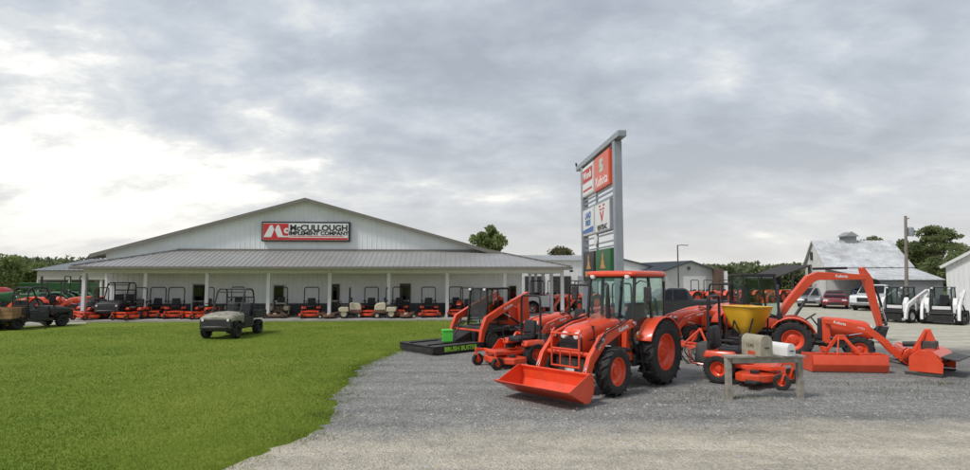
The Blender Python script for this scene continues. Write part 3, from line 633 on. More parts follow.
# ------------------------------------------------------------------ tracks, track loader, excavator
def track_part(root, x0, x1, r, y0, y1, lift=0.0, m='rubber'):
    c = [(x1, r)]; n = 10
    out = arc(x1, r, r, -90, 90, n) + arc(x0, r + lift, r, 90, 270, n)
    inn = arc(x1, r, r - 0.05, -90, 90, n) + arc(x0, r + lift, r - 0.05, 90, 270, n)
    b = MB(); k = len(out); vs = []
    for y in (y0, y1): vs += [(x, y, z) for x, z in out] + [(x, y, z) for x, z in inn]
    fs = []
    for i in range(k):
        j = (i + 1) % k
        fs += [(i, j, 2 * k + j, 2 * k + i), (k + j, k + i, 3 * k + i, 3 * k + j), (j, i, k + i, k + j), (2 * k + i, 2 * k + j, 3 * k + j, 3 * k + i)]
    b.add(vs, fs)
    per = 0.0; P = [Vector((x, 0, z)) for x, z in out] + [Vector((out[0][0], 0, out[0][1]))]
    step = 0.11; acc = 0.0
    for i in range(len(P) - 1):
        seg = (P[i + 1] - P[i]); ln = seg.length
        if ln < 1e-4: continue
        d = seg / ln; pos = acc
        while pos < ln:
            p = P[i] + d * pos; nrm = Vector((d.z, 0, -d.x)); q = p + nrm * 0.012
            b.box((q.x, (y0 + y1) / 2, q.z), (0.055, abs(y1 - y0) * 0.98, 0.035), rot=(0, -math.atan2(d.z, d.x), 0)); pos += step
        acc = pos - ln
    o = b.build('track', m, root, ang=40)
    rl = MB(); ym = (y0 + y1) / 2; hw = abs(y1 - y0) * 0.36
    rl.cyl((x0, ym - hw, r + lift), (x0, ym + hw, r + lift), r - 0.07, 18); rl.cyl((x1, ym - hw, r), (x1, ym + hw, r), r - 0.07, 18)
    nr = 4
    for i in range(nr):
        x = x0 + (x1 - x0) * (i + 0.6) / (nr + 0.2); rl.cyl((x, ym - hw, 0.15), (x, ym + hw, 0.15), 0.085, 12)
    rl.b2((x0, ym - hw * 0.7, r * 0.6), (x1, ym + hw * 0.7, r * 1.3)); rl.build('roller_frame', 'iron', o)
    return o
def track_loader(label, loc, rz, m='orange', wheels=False, armlift=0.0, att='none', letter=None):
    t = thing('track_loader' if not wheels else 'skid_steer_loader', label, 'loader', loc, rz)   # origin mid machine
    for s in (-1, 1):
        if wheels:
            for x in (-0.55, 0.55): wheel(t, (x, s * 0.72, 0.40), 0.40, 0.28, 0.22, 'white_loader' if m != 'orange' else m, 'ag', s)
        else: track_part(t, -0.85, 0.75, 0.32, s * 0.60, s * 0.98, 0.10)
    b = MB(); b.b2((-1.0, -0.55, 0.28), (0.95, 0.55, 0.75)); b.build('chassis', 'iron' if m == 'orange' else 'black', t, bevel=0.03)
    b = MB(); b.prism([(-1.25, 0.55), (-0.35, 0.55), (-0.35, 1.45), (-0.95, 1.40), (-1.25, 1.15)], -0.60, 0.60); b.build('engine_cover', m, t, bevel=0.05)
    for s in (-1, 1): MB().prism([(-1.30, 0.75), (-0.75, 0.75), (-0.72, 1.55), (-0.98, 1.78), (-1.20, 1.70)], s * 0.61, s * 0.75).build('arm_tower', m, t, bevel=0.02)
    cf = MB(); zt = 2.06
    for s in (-1, 1):
        cf.bar((0.72, s * 0.50, 0.70), (0.62, s * 0.46, zt), 0.075); cf.bar((-0.40, s * 0.50, 0.8), (-0.45, s * 0.46, zt), 0.075); cf.bar((0.15, s * 0.5, 0.75), (0.12, s * 0.46, zt), 0.045)
        cf.bar((0.70, s * 0.5, 0.95), (-0.40, s * 0.5, 0.95), 0.05)
    cf.b2((-0.50, -0.52, zt - 0.02), (0.70, 0.52, zt + 0.06)); cf.b2((0.66, -0.5, 0.62), (0.76, 0.5, 0.80)); cf.b2((-0.45, -0.5, 0.72), (0.7, 0.5, 0.78)); cf.b2((-0.46, -0.46, 0.8), (-0.40, 0.46, 1.3))
    cf.build('cab_frame', 'black', t, bevel=0.015)
    MB().add([(0.715, -0.45, 0.82), (0.715, 0.45, 0.82), (0.632, 0.43, 2.02), (0.632, -0.43, 2.02)], [(0, 1, 2, 3)]).build('cab_door', 'glass_mid', t)
    for s in (-1, 1): MB().add([(0.66, s * 0.505, 0.97), (-0.38, s * 0.505, 0.97), (-0.42, s * 0.475, 2.02), (0.59, s * 0.475, 2.02)], [(0, 1, 2, 3)]).build('side_window', 'glass_mid', t)
    seat_part(t, -0.02, 1.05, 0.46, 0.6)
    for s in (-1, 1):
        MB().box((0.70, s * 0.40, 2.05), (0.06, 0.13, 0.08)).build('work_light', 'lamp_glass', t, bevel=0.02)
        a = MB(); a.strip([(-1.08, 1.86), (-0.4, 1.60), (0.35, 1.30), (0.98, 1.02), (1.16, 0.66), (1.24, 0.26)], [0.22, 0.24, 0.24, 0.24, 0.19, 0.16], s * 0.76, s * 0.90)
        arm = a.build('lift_arm', m, t, bevel=0.015)
        if letter: text(letter, 0.15, 'decal' if m == 'orange' else 'red_ink', arm, (0.0, s * 0.904, 1.44), Vector((0.75, 0, -0.30)) * (-s), (0.35, 0, 0.93), bold=0.002)
        cylinder_part(t, (-0.85, s * 0.83, 0.70), (0.30, s * 0.83, 1.30), 0.04); cylinder_part(t, (0.88, s * 0.70, 0.98), (1.16, s * 0.70, 0.36), 0.032)
    MB().cyl((1.08, -0.78, 0.62), (1.08, 0.78, 0.62), 0.05, 10).build('arm_cross_tube', m if m == 'orange' else 'black', t)
    MB().b2((1.20, -0.60, 0.16), (1.28, 0.60, 0.52)).build('quick_attach', 'black', t, bevel=0.01)
    if m != 'orange':
        MB().b2((0.765, -0.42, 0.84), (0.785, 0.42, 1.02)).build('front_badge', 'white_loader', t, bevel=0.005)
        for s in (-1, 1): MB().prism([(0.60, 0.55), (0.95, 0.50), (0.95, 1.15), (0.72, 1.5), (0.62, 1.5)], s * 0.53, s * 0.74).build('front_shield', m, t, bevel=0.03)
    if att == 'bucket': bucket_part(t, (1.40, 0.03), 1.8, 0.8, R(4), 'black')
    return t
def excavator(label, loc, rz):
    t = thing('mini_excavator', label, 'excavator', loc, rz)
    for s in (-1, 1): track_part(t, -0.95, 0.95, 0.28, s * 0.52, s * 0.90)
    MB().b2((-0.6, -0.5, 0.30), (0.6, 0.5, 0.56)).build('undercarriage', 'iron', t, bevel=0.02)
    h_ = MB(); h_.prism([(-1.1, 0.62), (0.85, 0.62), (0.85, 0.95), (0.3, 1.0), (0.2, 1.35), (-0.3, 1.50), (-1.0, 1.45), (-1.22, 1.2), (-1.22, 0.8)], -0.85, 0.85); h_.build('house', 'orange', t, bevel=0.09, seg=3)
    cf = MB(); y0, y1 = -0.10, 0.82
    for y in (-0.86, 0.10):
        cf.bar((0.70, y, 0.95), (0.52, y, 2.55), 0.07); cf.bar((-0.62, y, 1.40), (-0.62, y, 2.55), 0.08); cf.bar((0.52, y, 2.55), (-0.62, y, 2.55), 0.09); cf.bar((-0.05, y, 1.2), (-0.05, y, 2.5), 0.05); cf.bar((0.70, y, 1.02), (-0.6, y, 1.42), 0.06)
    cf.b2((-0.70, -0.90, 2.52), (0.58, 0.14, 2.62)); cf.b2((-0.66, -0.86, 1.4), (-0.60, 0.10, 1.6)); cf.bar((0.7, -0.86, 1.0), (0.7, 0.1, 1.0), 0.08)
    cf.build('cab', 'black', t, bevel=0.02)
    for y in (-0.87, 0.11): MB().add([(0.66, y, 1.05), (-0.59, y, 1.45), (-0.59, y, 2.5), (0.51, y, 2.5)], [(0, 1, 2, 3)]).build('side_window', 'glass', t)
    MB().add([(0.715, -0.83, 1.03), (0.715, 0.07, 1.03), (0.55, 0.07, 2.5), (0.55, -0.83, 2.5)], [(0, 1, 2, 3)]).build('windshield', 'glass', t)
    MB().add([(-0.665, -0.83, 1.62), (-0.665, 0.07, 1.62), (-0.665, 0.07, 2.5), (-0.665, -0.83, 2.5)], [(0, 1, 2, 3)]).build('rear_window', 'glass', t)
    st = MB(); st.box((-0.05, -0.38, 1.45), (0.5, 0.5, 0.14)); st.box((-0.32, -0.38, 1.85), (0.14, 0.48, 0.75)); st.build('seat', 'seat', t, bevel=0.05)
    sw = MB(); sw.b2((0.75, 0.05, 0.62), (1.75, 0.45, 0.98)); sw.build('swing_post', 'orange', t, bevel=0.05)
    bm_ = MB(); bm_.strip([(1.25, 0.98), (1.62, 1.52), (2.45, 2.42), (2.75, 2.54), (4.62, 2.50)], [0.20, 0.27, 0.34, 0.32, 0.20], 0.13, 0.37)
    bo = bm_.build('boom', 'orange', t, bevel=0.02)
    text('Kubota', 0.16, 'decal', bo, (3.65, 0.128, 2.53), (1, 0, -0.02), (0.045, 0, 1), bold=0.003)
    dp = MB(); dp.strip([(4.50, 2.86), (4.70, 2.42), (4.82, 1.9), (5.0, 1.1), (5.10, 0.62)], [0.14, 0.34, 0.25, 0.20, 0.15], 0.15, 0.35); dp.build('dipper', 'orange', t, bevel=0.02)
    cylinder_part(t, (1.70, 0.25, 0.80), (2.75, 0.25, 2.22), 0.055); cylinder_part(t, (2.62, 0.25, 2.82), (4.50, 0.25, 2.86), 0.05, 0.7); cylinder_part(t, (5.02, 0.25, 2.15), (5.36, 0.25, 0.80), 0.045)
    bucket_part(t, (4.92, 0.16), 0.55, 0.62, R(70), 'black')
    lk = MB(); lk.bar((5.06, 0.25, 0.76), (5.38, 0.25, 0.72), 0.09); lk.bar((5.38, 0.25, 0.72), (5.19, 0.25, 0.4), 0.07); lk.bar((5.11, 0.25, 0.65), (4.97, 0.25, 0.35), 0.14); lk.build('bucket_link', 'iron', t)
    bl = MB(); bl.prism([(1.5, 0.05), (1.56, 0.05), (1.52, 0.22), (1.58, 0.42), (1.50, 0.42)], -0.9, 0.9); bl.bar((1.52, 0.35, 0.25), (0.6, 0.35, 0.4), 0.1); bl.bar((1.52, -0.35, 0.25), (0.6, -0.35, 0.4), 0.1); bl.build('dozer_blade', 'orange', t, bevel=0.01)
    return t
# ------------------------------------------------------------------ implements
def brush_cutter(label, loc, rz):
    t = thing('brush_cutter', label, 'brush cutter', loc, rz)          # origin under the middle of the deck, +X is the open front
    hw, lx = 0.95, 1.0
    MB().b2((-lx, -hw, 0.25), (lx, hw, 0.28)).build('deck_plate', 'iron', t, bevel=0.006)
    for s in (-1, 1):
        sd = MB().prism([(-lx, 0.04), (lx - 0.15, 0.04), (lx, 0.12), (lx, 0.29), (-lx, 0.29)], s * hw, s * (hw + 0.03)).build('side_skirt', 'black', t, bevel=0.006)
        text('BRUSH BUSTER', 0.20, 'lime_ink', sd, (-0.12, s * (hw + 0.032), 0.165), (-s, 0, 0), (0, 0, 1), bold=0.006, sx=1.02)
    MB().b2((-lx - 0.03, -hw, 0.04), (-lx, hw, 0.29)).build('rear_skirt', 'black', t)
    c = MB(); y = -hw + 0.02
    while y < hw: c.tube([(lx - 0.01, y, 0.25), (lx + 0.01, y, 0.16), (lx - 0.005, y + 0.01, 0.05)], 0.011, 4); y += 0.035
    c.build('chain_curtain', 'iron', t)
    MB().tube([(lx, -hw, 0.28), (lx + 0.02, -hw * 0.5, 0.285), (lx + 0.02, hw * 0.5, 0.285), (lx, hw, 0.28)], 0.025, 6).build('front_rail', 'black', t)
    r = MB()
    for y in (-0.5, 0.5): r.b2((-lx, y - 0.03, 0.28), (lx - 0.1, y + 0.03, 0.32))
    r.build('deck_rib', 'black', t, bevel=0.005)
    m_ = MB(); m_.prism([(-lx, 0.28), (-0.15, 0.28), (-0.6, 0.48), (-lx, 0.62)], -0.42, 0.42); m_.build('motor_cover', 'black', t, bevel=0.02)
    h_ = MB()
    for y in (-0.2, -0.05, 0.12): h_.tube([(-0.5, y, 0.48), (-0.75, y, 0.78), (-1.1, y * 0.6, 0.95), (-1.5, y, 0.9)], 0.022, 6)
    h_.build('hose', 'rubber', t)
    MB().b2((-lx - 0.12, -0.6, 0.12), (-lx - 0.035, 0.6, 0.62)).build('mount_plate', 'black', t, bevel=0.01)
    return t
def box_blade(label, loc, rz):
    t = thing('box_blade', label, 'box blade', loc, rz)               # back toward +X
    w = 0.93
    MB().prism([(0.0, 0.02), (0.05, 0.02), (0.14, 0.22), (0.10, 0.46), (0.06, 0.46), (0.09, 0.22)], -w, w).build('moldboard', 'orange', t, bevel=0.006)
    for s in (-1, 1): MB().prism([(-0.62, 0.02), (0.06, 0.02), (0.10, 0.48), (-0.50, 0.48), (-0.62, 0.28)], s * w, s * (w + 0.02)).build('end_plate', 'orange', t, bevel=0.005)
    MB().b2((-0.42, -w, 0.36), (-0.30, w, 0.47)).build('shank_bar', 'orange', t, bevel=0.01)
    for k in range(6): MB().prism([(-0.40, 0.5), (-0.33, 0.5), (-0.33, 0.14), (-0.46, 0.06), (-0.48, 0.10), (-0.40, 0.18)], -0.76 + 0.3 * k, -0.73 + 0.3 * k).build('shank', 'iron', t)
    a = MB()
    for s in (-1, 1):
        a.bar((-0.36, s * 0.40, 0.46), (-0.36, s * 0.07, 0.92), 0.035, 0.09); a.bar((0.06, s * 0.30, 0.46), (-0.33, s * 0.06, 0.88), 0.03, 0.06); a.b2((-0.60, s * 0.40 - 0.03, 0.36), (-0.30, s * 0.40 + 0.03, 0.62))
    a.b2((-0.40, -0.09, 0.82), (-0.31, 0.09, 0.95)); a.build('hitch_frame', 'orange', t, bevel=0.008)
    e = MB(); e.b2((-0.02, -w + 0.02, 0.012), (0.055, w - 0.02, 0.06)); e.build('cutting_edge', 'iron', t)
    return t
def tiller(label, loc, rz, s_=1.0):
    t = thing('rotary_tiller', label, 'tiller', loc, rz); w = 0.68; t.scale = (s_,) * 3
    o = arc(0, 0.30, 0.36, 20, 185, 8); MB().prism(o + arc(0, 0.30, 0.335, 20, 185, 8)[::-1], -w, w).build('hood', 'orange', t, bevel=0.004)
    for s in (-1, 1): MB().prism([(-0.36, 0.10), (0.34, 0.10), (0.36, 0.34), (0.2, 0.58), (-0.1, 0.66), (-0.34, 0.46)], s * w, s * (w + 0.025)).build('end_plate', 'orange', t, bevel=0.006)
    r = MB(); r.cyl((0, -w, 0.30), (0, w, 0.30), 0.06, 10)
    for k in range(8):
        y = -w + 0.05 + k * 0.18
        for j in range(4):
            an = R(90 * j + 37 * k); r.tube([(0.05 * math.cos(an), y, 0.30 + 0.05 * math.sin(an)), (0.20 * math.cos(an), y, 0.30 + 0.20 * math.sin(an)), (0.27 * math.cos(an + 0.25), y + 0.05, 0.30 + 0.27 * math.sin(an + 0.25))], 0.02, 4)
    r.build('rotor', 'iron', t)
    MB().prism([(0.30, 0.50), (0.32, 0.52), (0.66, 0.46), (0.65, 0.43)], -w, w).build('rear_flap', 'iron', t, bevel=0.004)
    a = MB()
    for s in (-1, 1): a.bar((-0.30, s * 0.36, 0.56), (-0.08, s * 0.09, 1.10), 0.03, 0.06)
    a.prism([(-0.46, 0.5), (0.16, 0.6), (-0.02, 1.14), (-0.12, 1.14)], -0.08, -0.05); a.prism([(-0.46, 0.5), (0.16, 0.6), (-0.02, 1.14), (-0.12, 1.14)], 0.05, 0.08)
    a.build('hitch_frame', 'orange', t, bevel=0.008)
    MB().b2((-0.2, -0.16, 0.60), (0.12, 0.16, 0.84)).build('gearbox', 'iron', t, bevel=0.03)
    MB().cyl((-0.2, 0, 0.74), (-0.62, 0, 0.70), 0.07, 12).build('shaft_guard', 'plastic', t)
    for s in (-1, 1): MB().prism([(-0.40, 0.0), (0.30, 0.0), (0.36, 0.08), (-0.46, 0.08)], s * (w + 0.03), s * (w + 0.07)).build('skid_shoe', 'iron', t)
    return t
def cultivator(label, loc, rz):
    t = thing('field_cultivator', label, 'cultivator', loc, rz); b = MB()
    for x in (-0.3, 0.3): b.bar((x, -0.85, 0.50), (x, 0.85, 0.50), 0.08)
    for y in (-0.85, -0.3, 0.3, 0.85): b.bar((-0.3, y, 0.50), (0.3, y, 0.50), 0.07)
    b.bar((0.3, -0.35, 0.5), (0.34, 0, 0.98), 0.05); b.bar((0.3, 0.35, 0.5), (0.34, 0, 0.98), 0.05); b.bar((-0.3, 0, 0.52), (0.34, 0, 0.95), 0.05); b.build('tool_frame', 'orange', t, bevel=0.006)
    for i in range(9):
        x = -0.3 if i % 2 else 0.3; y = -0.8 + 0.2 * i
        MB().tube([(x, y, 0.52), (x - 0.16, y, 0.48), (x - 0.22, y, 0.28), (x - 0.08, y, 0.10), (x + 0.04, y, 0.01)], 0.022, 5).build('tine', 'iron', t)
    return t
def spreader(label, loc, rz):
    t = thing('cone_spreader', label, 'spreader', loc, rz); t.scale = (0.94,) * 3; rings = []
    for z, hx, hy in ((0.56, 0.18, 0.22), (0.66, 0.28, 0.36), (0.90, 0.42, 0.54), (1.40, 0.56, 0.72), (1.56, 0.59, 0.76), (1.60, 0.63, 0.80)):
        pts = []
        for (sx, sy, a0) in ((1, 1, 0), (-1, 1, 90), (-1, -1, 180), (1, -1, 270)):
            for j in range(4): q_ = min(0.26, hx * 0.85); pts.append((sx * (hx - q_) + q_ * math.cos(R(a0 + 30 * j)), sy * (hy - q_) + q_ * math.sin(R(a0 + 30 * j)), z))
        rings.append(pts)
    MB().loft(rings).build('hopper', 'poly_yellow', t, bevel=0.0, ang=60)
    f = MB()
    for s in (-1, 1):
        f.tube([(-0.55, s * 0.55, 0.02), (-0.5, s * 0.5, 0.5), (-0.35, s * 0.62, 1.2)], 0.03, 6); f.tube([(0.45, s * 0.55, 0.02), (0.4, s * 0.5, 0.5), (0.35, s * 0.62, 1.2)], 0.03, 6); f.bar((-0.5, s * 0.5, 0.5), (0.4, s * 0.5, 0.5), 0.05)
    f.bar((-0.5, -0.5, 0.5), (-0.5, 0.5, 0.5), 0.05); f.bar((0.4, -0.5, 0.5), (0.4, 0.5, 0.5), 0.05); f.bar((-0.5, -0.25, 0.5), (-0.6, 0, 1.1), 0.04); f.bar((-0.5, 0.25, 0.5), (-0.6, 0, 1.1), 0.04); f.build('stand', 'black', t)
    MB().lathe([(0, 0.40), (0.3, 0.40), (0.32, 0.43), (0.05, 0.45), (0.05, 0.55)], n=18, axis='z').build('spinner', 'steel', t)
    return t
def loading_bin(label, loc, rz):
    t = thing('parts_box', label, 'box', loc, rz)
    MB().b2((-0.17, -0.17, 0), (0.17, 0.17, 0.34)).build('box_body', 'lime', t, bevel=0.012)
    MB().b2((-0.185, -0.185, 0.345), (0.185, 0.185, 0.40)).build('lid', 'lime', t, bevel=0.012)
    MB().prism([(-0.09, 0.27), (0.09, 0.27), (0.06, 0.07), (0.0, 0.05), (-0.07, 0.09), (-0.05, 0.18)], 0.171, 0.176).build('emblem', 'black_ink', t)
    MB().prism([(-0.01, 0.2), (0.05, 0.18), (0.035, 0.1)], 0.177, 0.181).build('emblem', 'decal', t)
    return t
# ------------------------------------------------------------------ road vehicles
def pickup(label, loc, rz, m, name='pickup_truck', zs=1.0):
    t = thing(name, label, 'pickup truck', loc, rz)
    WB = 3.6; RR = 0.40
    def side(poly, a, b, nm, mm, bev=0.03): return MB().prism(poly, a, b).build(nm, mm, t, bevel=bev, seg=2)
    arch_r = lambda cx_: [(cx_ + 0.50 * math.cos(R(a)), 0.42 + 0.50 * math.sin(R(a))) for a in range(0, 181, 20)]
    body = [(-1.15, 0.5)] + [(-0.5, 0.5)] + arch_r(0)[::-1][1:-1] + [(0.5, 0.5), (0.62, 0.48), (3.05, 0.48)] + arch_r(WB)[::-1][1:-1] + [(WB + 0.5, 0.5), (WB + 0.95, 0.48), (WB + 1.0, 0.62), (WB + 0.98, 1.02), (WB + 0.85, 1.14), (2.62, 1.22), (0.72, 1.24), (-1.15, 1.26)]
    side(body, -0.98, 0.98, 'body', m, 0.05)
    MB().b2((-1.02, -0.82, 1.262), (0.62, 0.82, 1.268)).build('bed_liner', 'plastic', t)
    rings = []
    for z, x0, x1, hw in ((1.22, 0.70, 2.95, 0.93), (1.45, 0.74, 2.62, 0.88), (1.86, 0.98, 2.05, 0.76), (1.93, 1.15, 1.88, 0.66)): rings.append([(x0, -hw, z), (x1, -hw, z), (x1, hw, z), (x0, hw, z)])
    MB().loft(rings).build('cabin', m, t, bevel=0.06, seg=3)
    for s in (-1, 1):
        MB().add([(0.98, s * 0.925, 1.30), (1.78, s * 0.925, 1.30), (1.72, s * 0.80, 1.83), (1.10, s * 0.80, 1.83)], [(0, 1, 2, 3)]).build('side_window', 'glass_dark', t)
        MB().add([(1.86, s * 0.925, 1.30), (2.70, s * 0.925, 1.30), (2.10, s * 0.80, 1.83), (1.80, s * 0.80, 1.83)], [(0, 1, 2, 3)]).build('side_window', 'glass_dark', t)
        MB().box((2.62, s * 1.05, 1.36), (0.1, 0.2, 0.2)).build('mirror', 'plastic', t, bevel=0.03)
        MB().box((WB + 0.95, s * 0.74, 0.92), (0.12, 0.34, 0.18)).build('headlight', 'lamp_glass', t, bevel=0.03)
        MB().box((-1.14, s * 0.88, 1.0), (0.06, 0.14, 0.34)).build('tail_light', 'red_ink', t, bevel=0.02)
        for x in (0, WB): wheel(t, (x, s * 0.86, RR), RR, 0.26, 0.25, 'steel', 'turf', s)
        MB().box((1.95, s * 0.985, 1.06), (0.2, 0.02, 0.04)).build('door_handle', 'black', t)
    MB().add([(2.90, -0.84, 1.27), (2.90, 0.84, 1.27), (2.12, 0.72, 1.86), (2.12, -0.72, 1.86)], [(0, 1, 2, 3)]).build('windshield', 'glass_dark', t)
    MB().b2((WB + 0.93, -0.5, 0.66), (WB + 1.02, 0.5, 0.98)).build('grille', 'black', t, bevel=0.02)
    MB().b2((WB + 0.92, -0.95, 0.42), (WB + 1.08, 0.95, 0.62)).build('bumper', 'steel' if m != 'truck_grey' else 'black', t, bevel=0.03)
    return t
def car(label, loc, rz, m, suv=False):
    t = thing('parked_car', label, 'car', loc, rz); WB, RR = 2.65, 0.33; H = 1.62 if suv else 1.42; zb = 0.98 if suv else 0.90
    ar = lambda cx_: [(cx_ + 0.40 * math.cos(R(a)), 0.34 + 0.40 * math.sin(R(a))) for a in range(180, -1, -20)]
    body = [(-0.85, 0.3), (-0.4, 0.3)] + ar(0)[1:-1] + [(0.4, 0.3), (2.25, 0.28)] + ar(WB)[1:-1] + [(WB + 0.4, 0.3), (WB + 0.85, 0.3), (WB + 0.88, 0.6), (WB + 0.7, 0.76), (2.3, zb), (-0.75, zb + 0.03), (-0.9, 0.7)]
    MB().prism(body, -0.88, 0.88).build('body', m, t, bevel=0.07, seg=3)
    rings = []
    xr = -0.75 if suv else -0.5
    for z, x0, x1, hw in ((zb, xr, 2.35, 0.82), (zb + 0.22, xr + 0.12, 2.0, 0.76), (H - 0.06, xr + 0.45, 1.35, 0.62), (H, xr + 0.65, 1.1, 0.52)): rings.append([(x0, -hw, z), (x1, -hw, z), (x1, hw, z), (x0, hw, z)])
    MB().loft(rings).build('cabin', m, t, bevel=0.05, seg=2)
    for s in (-1, 1):
        for (a, b_, c, d) in ((-0.35, 0.72, 0.68, 0.05), (0.80, 2.0, 1.3, 0.76)): MB().add([(a, s * 0.825, zb + 0.05), (b_, s * 0.825, zb + 0.05), (c, s * 0.68, H - 0.1), (d, s * 0.68, H - 0.1)], [(0, 1, 2, 3)]).build('side_window', 'glass_dark', t)
        for x in (0, WB): wheel(t, (x, s * 0.78, RR), RR, 0.21, 0.21, 'steel', 'smooth', s)
        MB().box((WB + 0.74, s * 0.62, 0.68), (0.16, 0.32, 0.12)).build('headlight', 'lamp_glass', t, bevel=0.03)
        MB().box((-0.86, s * 0.7, 0.78), (0.08, 0.26, 0.14)).build('tail_light', 'red_ink', t, bevel=0.03)
    MB().add([(2.34, -0.72, zb + 0.05), (2.34, 0.72, zb + 0.05), (1.46, 0.58, H - 0.06), (1.46, -0.58, H - 0.06)], [(0, 1, 2, 3)]).build('windshield', 'glass_dark', t)
    MB().b2((WB + 0.82, -0.5, 0.34), (WB + 0.90, 0.5, 0.52)).build('grille', 'black', t, bevel=0.02)
    return t
# ------------------------------------------------------------------ trees
def tree(name, label, loc, h, cw, z0, nclump, nleaf, ls, m, seed, cat='tree', group=None, spread=0.34, squash=0.8):
    rs = np.random.RandomState(seed); t = thing(name, label, cat, loc, 0, group)
    b = MB(); b.tube([(0, 0, -0.2), (0.05, 0, h * 0.25), (0.12, 0.05, h * 0.55), (0.05, 0.1, h * 0.86)], [h * 0.026, h * 0.02, h * 0.013, h * 0.004], 8)
    cen = []
    ctr = Vector((0, 0, (z0 + h) / 2)); hh = (h - z0) / 2
    for i in range(nclump):
        d = rs.normal(size=3); d /= np.linalg.norm(d); r = rs.uniform(0.35, 0.92)
        c = Vector((d[0] * r * cw / 2 * 0.82, d[1] * r * cw / 2 * 0.82, ctr.z + d[2] * r * hh * 0.85))
        cen.append(c)
        st = Vector((0.1, 0.05, max(z0 * 0.8, c.z - 0.45 * (h - z0)) if c.z > z0 else z0 * 0.8))
        b.tube([st, (st + c) / 2 + Vector((0, 0, -0.1)), c], [h * 0.008, h * 0.005, h * 0.002], 5)
    b.build('trunk', 'bark', t)
    cr = np.array([[c.x, c.y, c.z] for c in cen]); sz = rs.uniform(0.55, 1.25, nclump) * cw * spread / 2
    which = rs.randint(0, nclump, nleaf); off = rs.normal(size=(nleaf, 3)); off /= np.linalg.norm(off, axis=1)[:, None]
    off *= (rs.uniform(0, 1, nleaf) ** 0.5)[:, None]; P = cr[which] + off * sz[which][:, None] * np.array([1, 1, squash])
    leaf_cloud('crown', P, ls, m, t, rs); return t
def leaf_cloud(name, P, ls, m, parent, rs):
    n = len(P); a = rs.normal(size=(n, 3)); a /= np.linalg.norm(a, axis=1)[:, None]; c = rs.normal(size=(n, 3)); b = np.cross(a, c); b /= np.linalg.norm(b, axis=1)[:, None]
    s = (ls * rs.uniform(0.6, 1.4, n))[:, None]; V = np.empty((n, 4, 3)); V[:, 0] = P - a * s; V[:, 1] = P + b * s * 0.55; V[:, 2] = P + a * s; V[:, 3] = P - b * s * 0.55
    return fast_mesh(name, V.reshape(-1, 3), 4, m, parent)
def fast_mesh(name, V, k, m, parent=None):
    n = len(V) // k; me = bpy.data.meshes.new(name); me.vertices.add(len(V)); me.vertices.foreach_set('co', V.astype(np.float32).ravel())
    me.loops.add(n * k); me.loops.foreach_set('vertex_index', np.arange(n * k, dtype=np.int32)); me.polygons.add(n); me.polygons.foreach_set('loop_start', np.arange(0, n * k, k, dtype=np.int32))
    me.update(); me.validate(); me.materials.append(MATS[m]); o = bpy.data.objects.new(name, me); COL.objects.link(o)
    if parent is not None: o.parent = parent
    return o
# ------------------------------------------------------------------ ribbed sheet pieces
def ribbed(name, b0, b1, t1, t0, m, parent, nrm, nrib=3, rh=0.028, rw=0.05, th=0.02):
    b0, b1, t1, t0 = map(Vector, (b0, b1, t1, t0)); nrm = Vector(nrm).normalized(); b = MB(); dn = nrm * -th
    vs = [b0, b1, t1, t0, b0 + dn, b1 + dn, t1 + dn, t0 + dn]
    b.add(vs, [(0, 1, 2, 3), (7, 6, 5, 4), (0, 4, 5, 1), (1, 5, 6, 2), (2, 6, 7, 3), (3, 7, 4, 0)])
    w = (b1 - b0).length
    for k in range(nrib):
        f = (k + 0.5) / nrib; p = b0.lerp(b1, f); q = t0.lerp(t1, f); e = (b1 - b0).normalized() * rw / 2
        if (q - p).length < 0.05: continue
        u = nrm * rh; lo = nrm * -0.002
        b.add([p - e + lo, p + e + lo, p + e * 0.5 + u, p - e * 0.5 + u, q - e + lo, q + e + lo, q + e * 0.5 + u, q - e * 0.5 + u], [(0, 1, 2, 3), (7, 6, 5, 4), (1, 5, 6, 2), (2, 6, 7, 3), (3, 7, 4, 0)])
    o = b.build(name, m, parent, smooth=False); return o
# ================================================================== THE SETTING
def ground_mat(name, build):
    m = bpy.data.materials.new(name); m.use_nodes = True; MATS[name] = m
    global nt; old = nt; nt = m.node_tree; b = nt.nodes['Principled BSDF']; tcn = N('ShaderNodeTexCoord'); build(b, tcn.outputs['Object']); nt = old
def noise(vec, sc, det=5, ro=0.6):
    n = N('ShaderNodeTexNoise'); n.inputs['Scale'].default_value = sc; n.inputs['Detail'].default_value = det; n.inputs['Roughness'].default_value = ro; L(vec, n.inputs['Vector']); return n.outputs['Fac']
def _grass(b, v):
    f1 = noise(v, 0.22, 6, 0.65); f2 = noise(v, 9, 4, 0.7); f3 = noise(v, 1.1, 5)
    f = nmath('ADD', nmath('ADD', nmath('MULTIPLY', f1, 0.5), nmath('MULTIPLY', f2, 0.25)), nmath('MULTIPLY', f3, 0.25))
    c = nramp(f, [(0.30, (0.085, 0.13, 0.016)), (0.46, (0.135, 0.19, 0.024)), (0.57, (0.18, 0.225, 0.036)), (0.68, (0.25, 0.245, 0.07))], 'LINEAR')
    L(c, b.inputs['Base Color']); b.inputs['Roughness'].default_value = 0.9; b.inputs['Specular IOR Level'].default_value = 0.1
    bp = N('ShaderNodeBump'); bp.inputs['Strength'].default_value = 0.6; bp.inputs['Distance'].default_value = 0.03; L(f2, bp.inputs['Height']); L(bp.outputs[0], b.inputs['Normal'])
ground_mat('grass_ground', _grass)
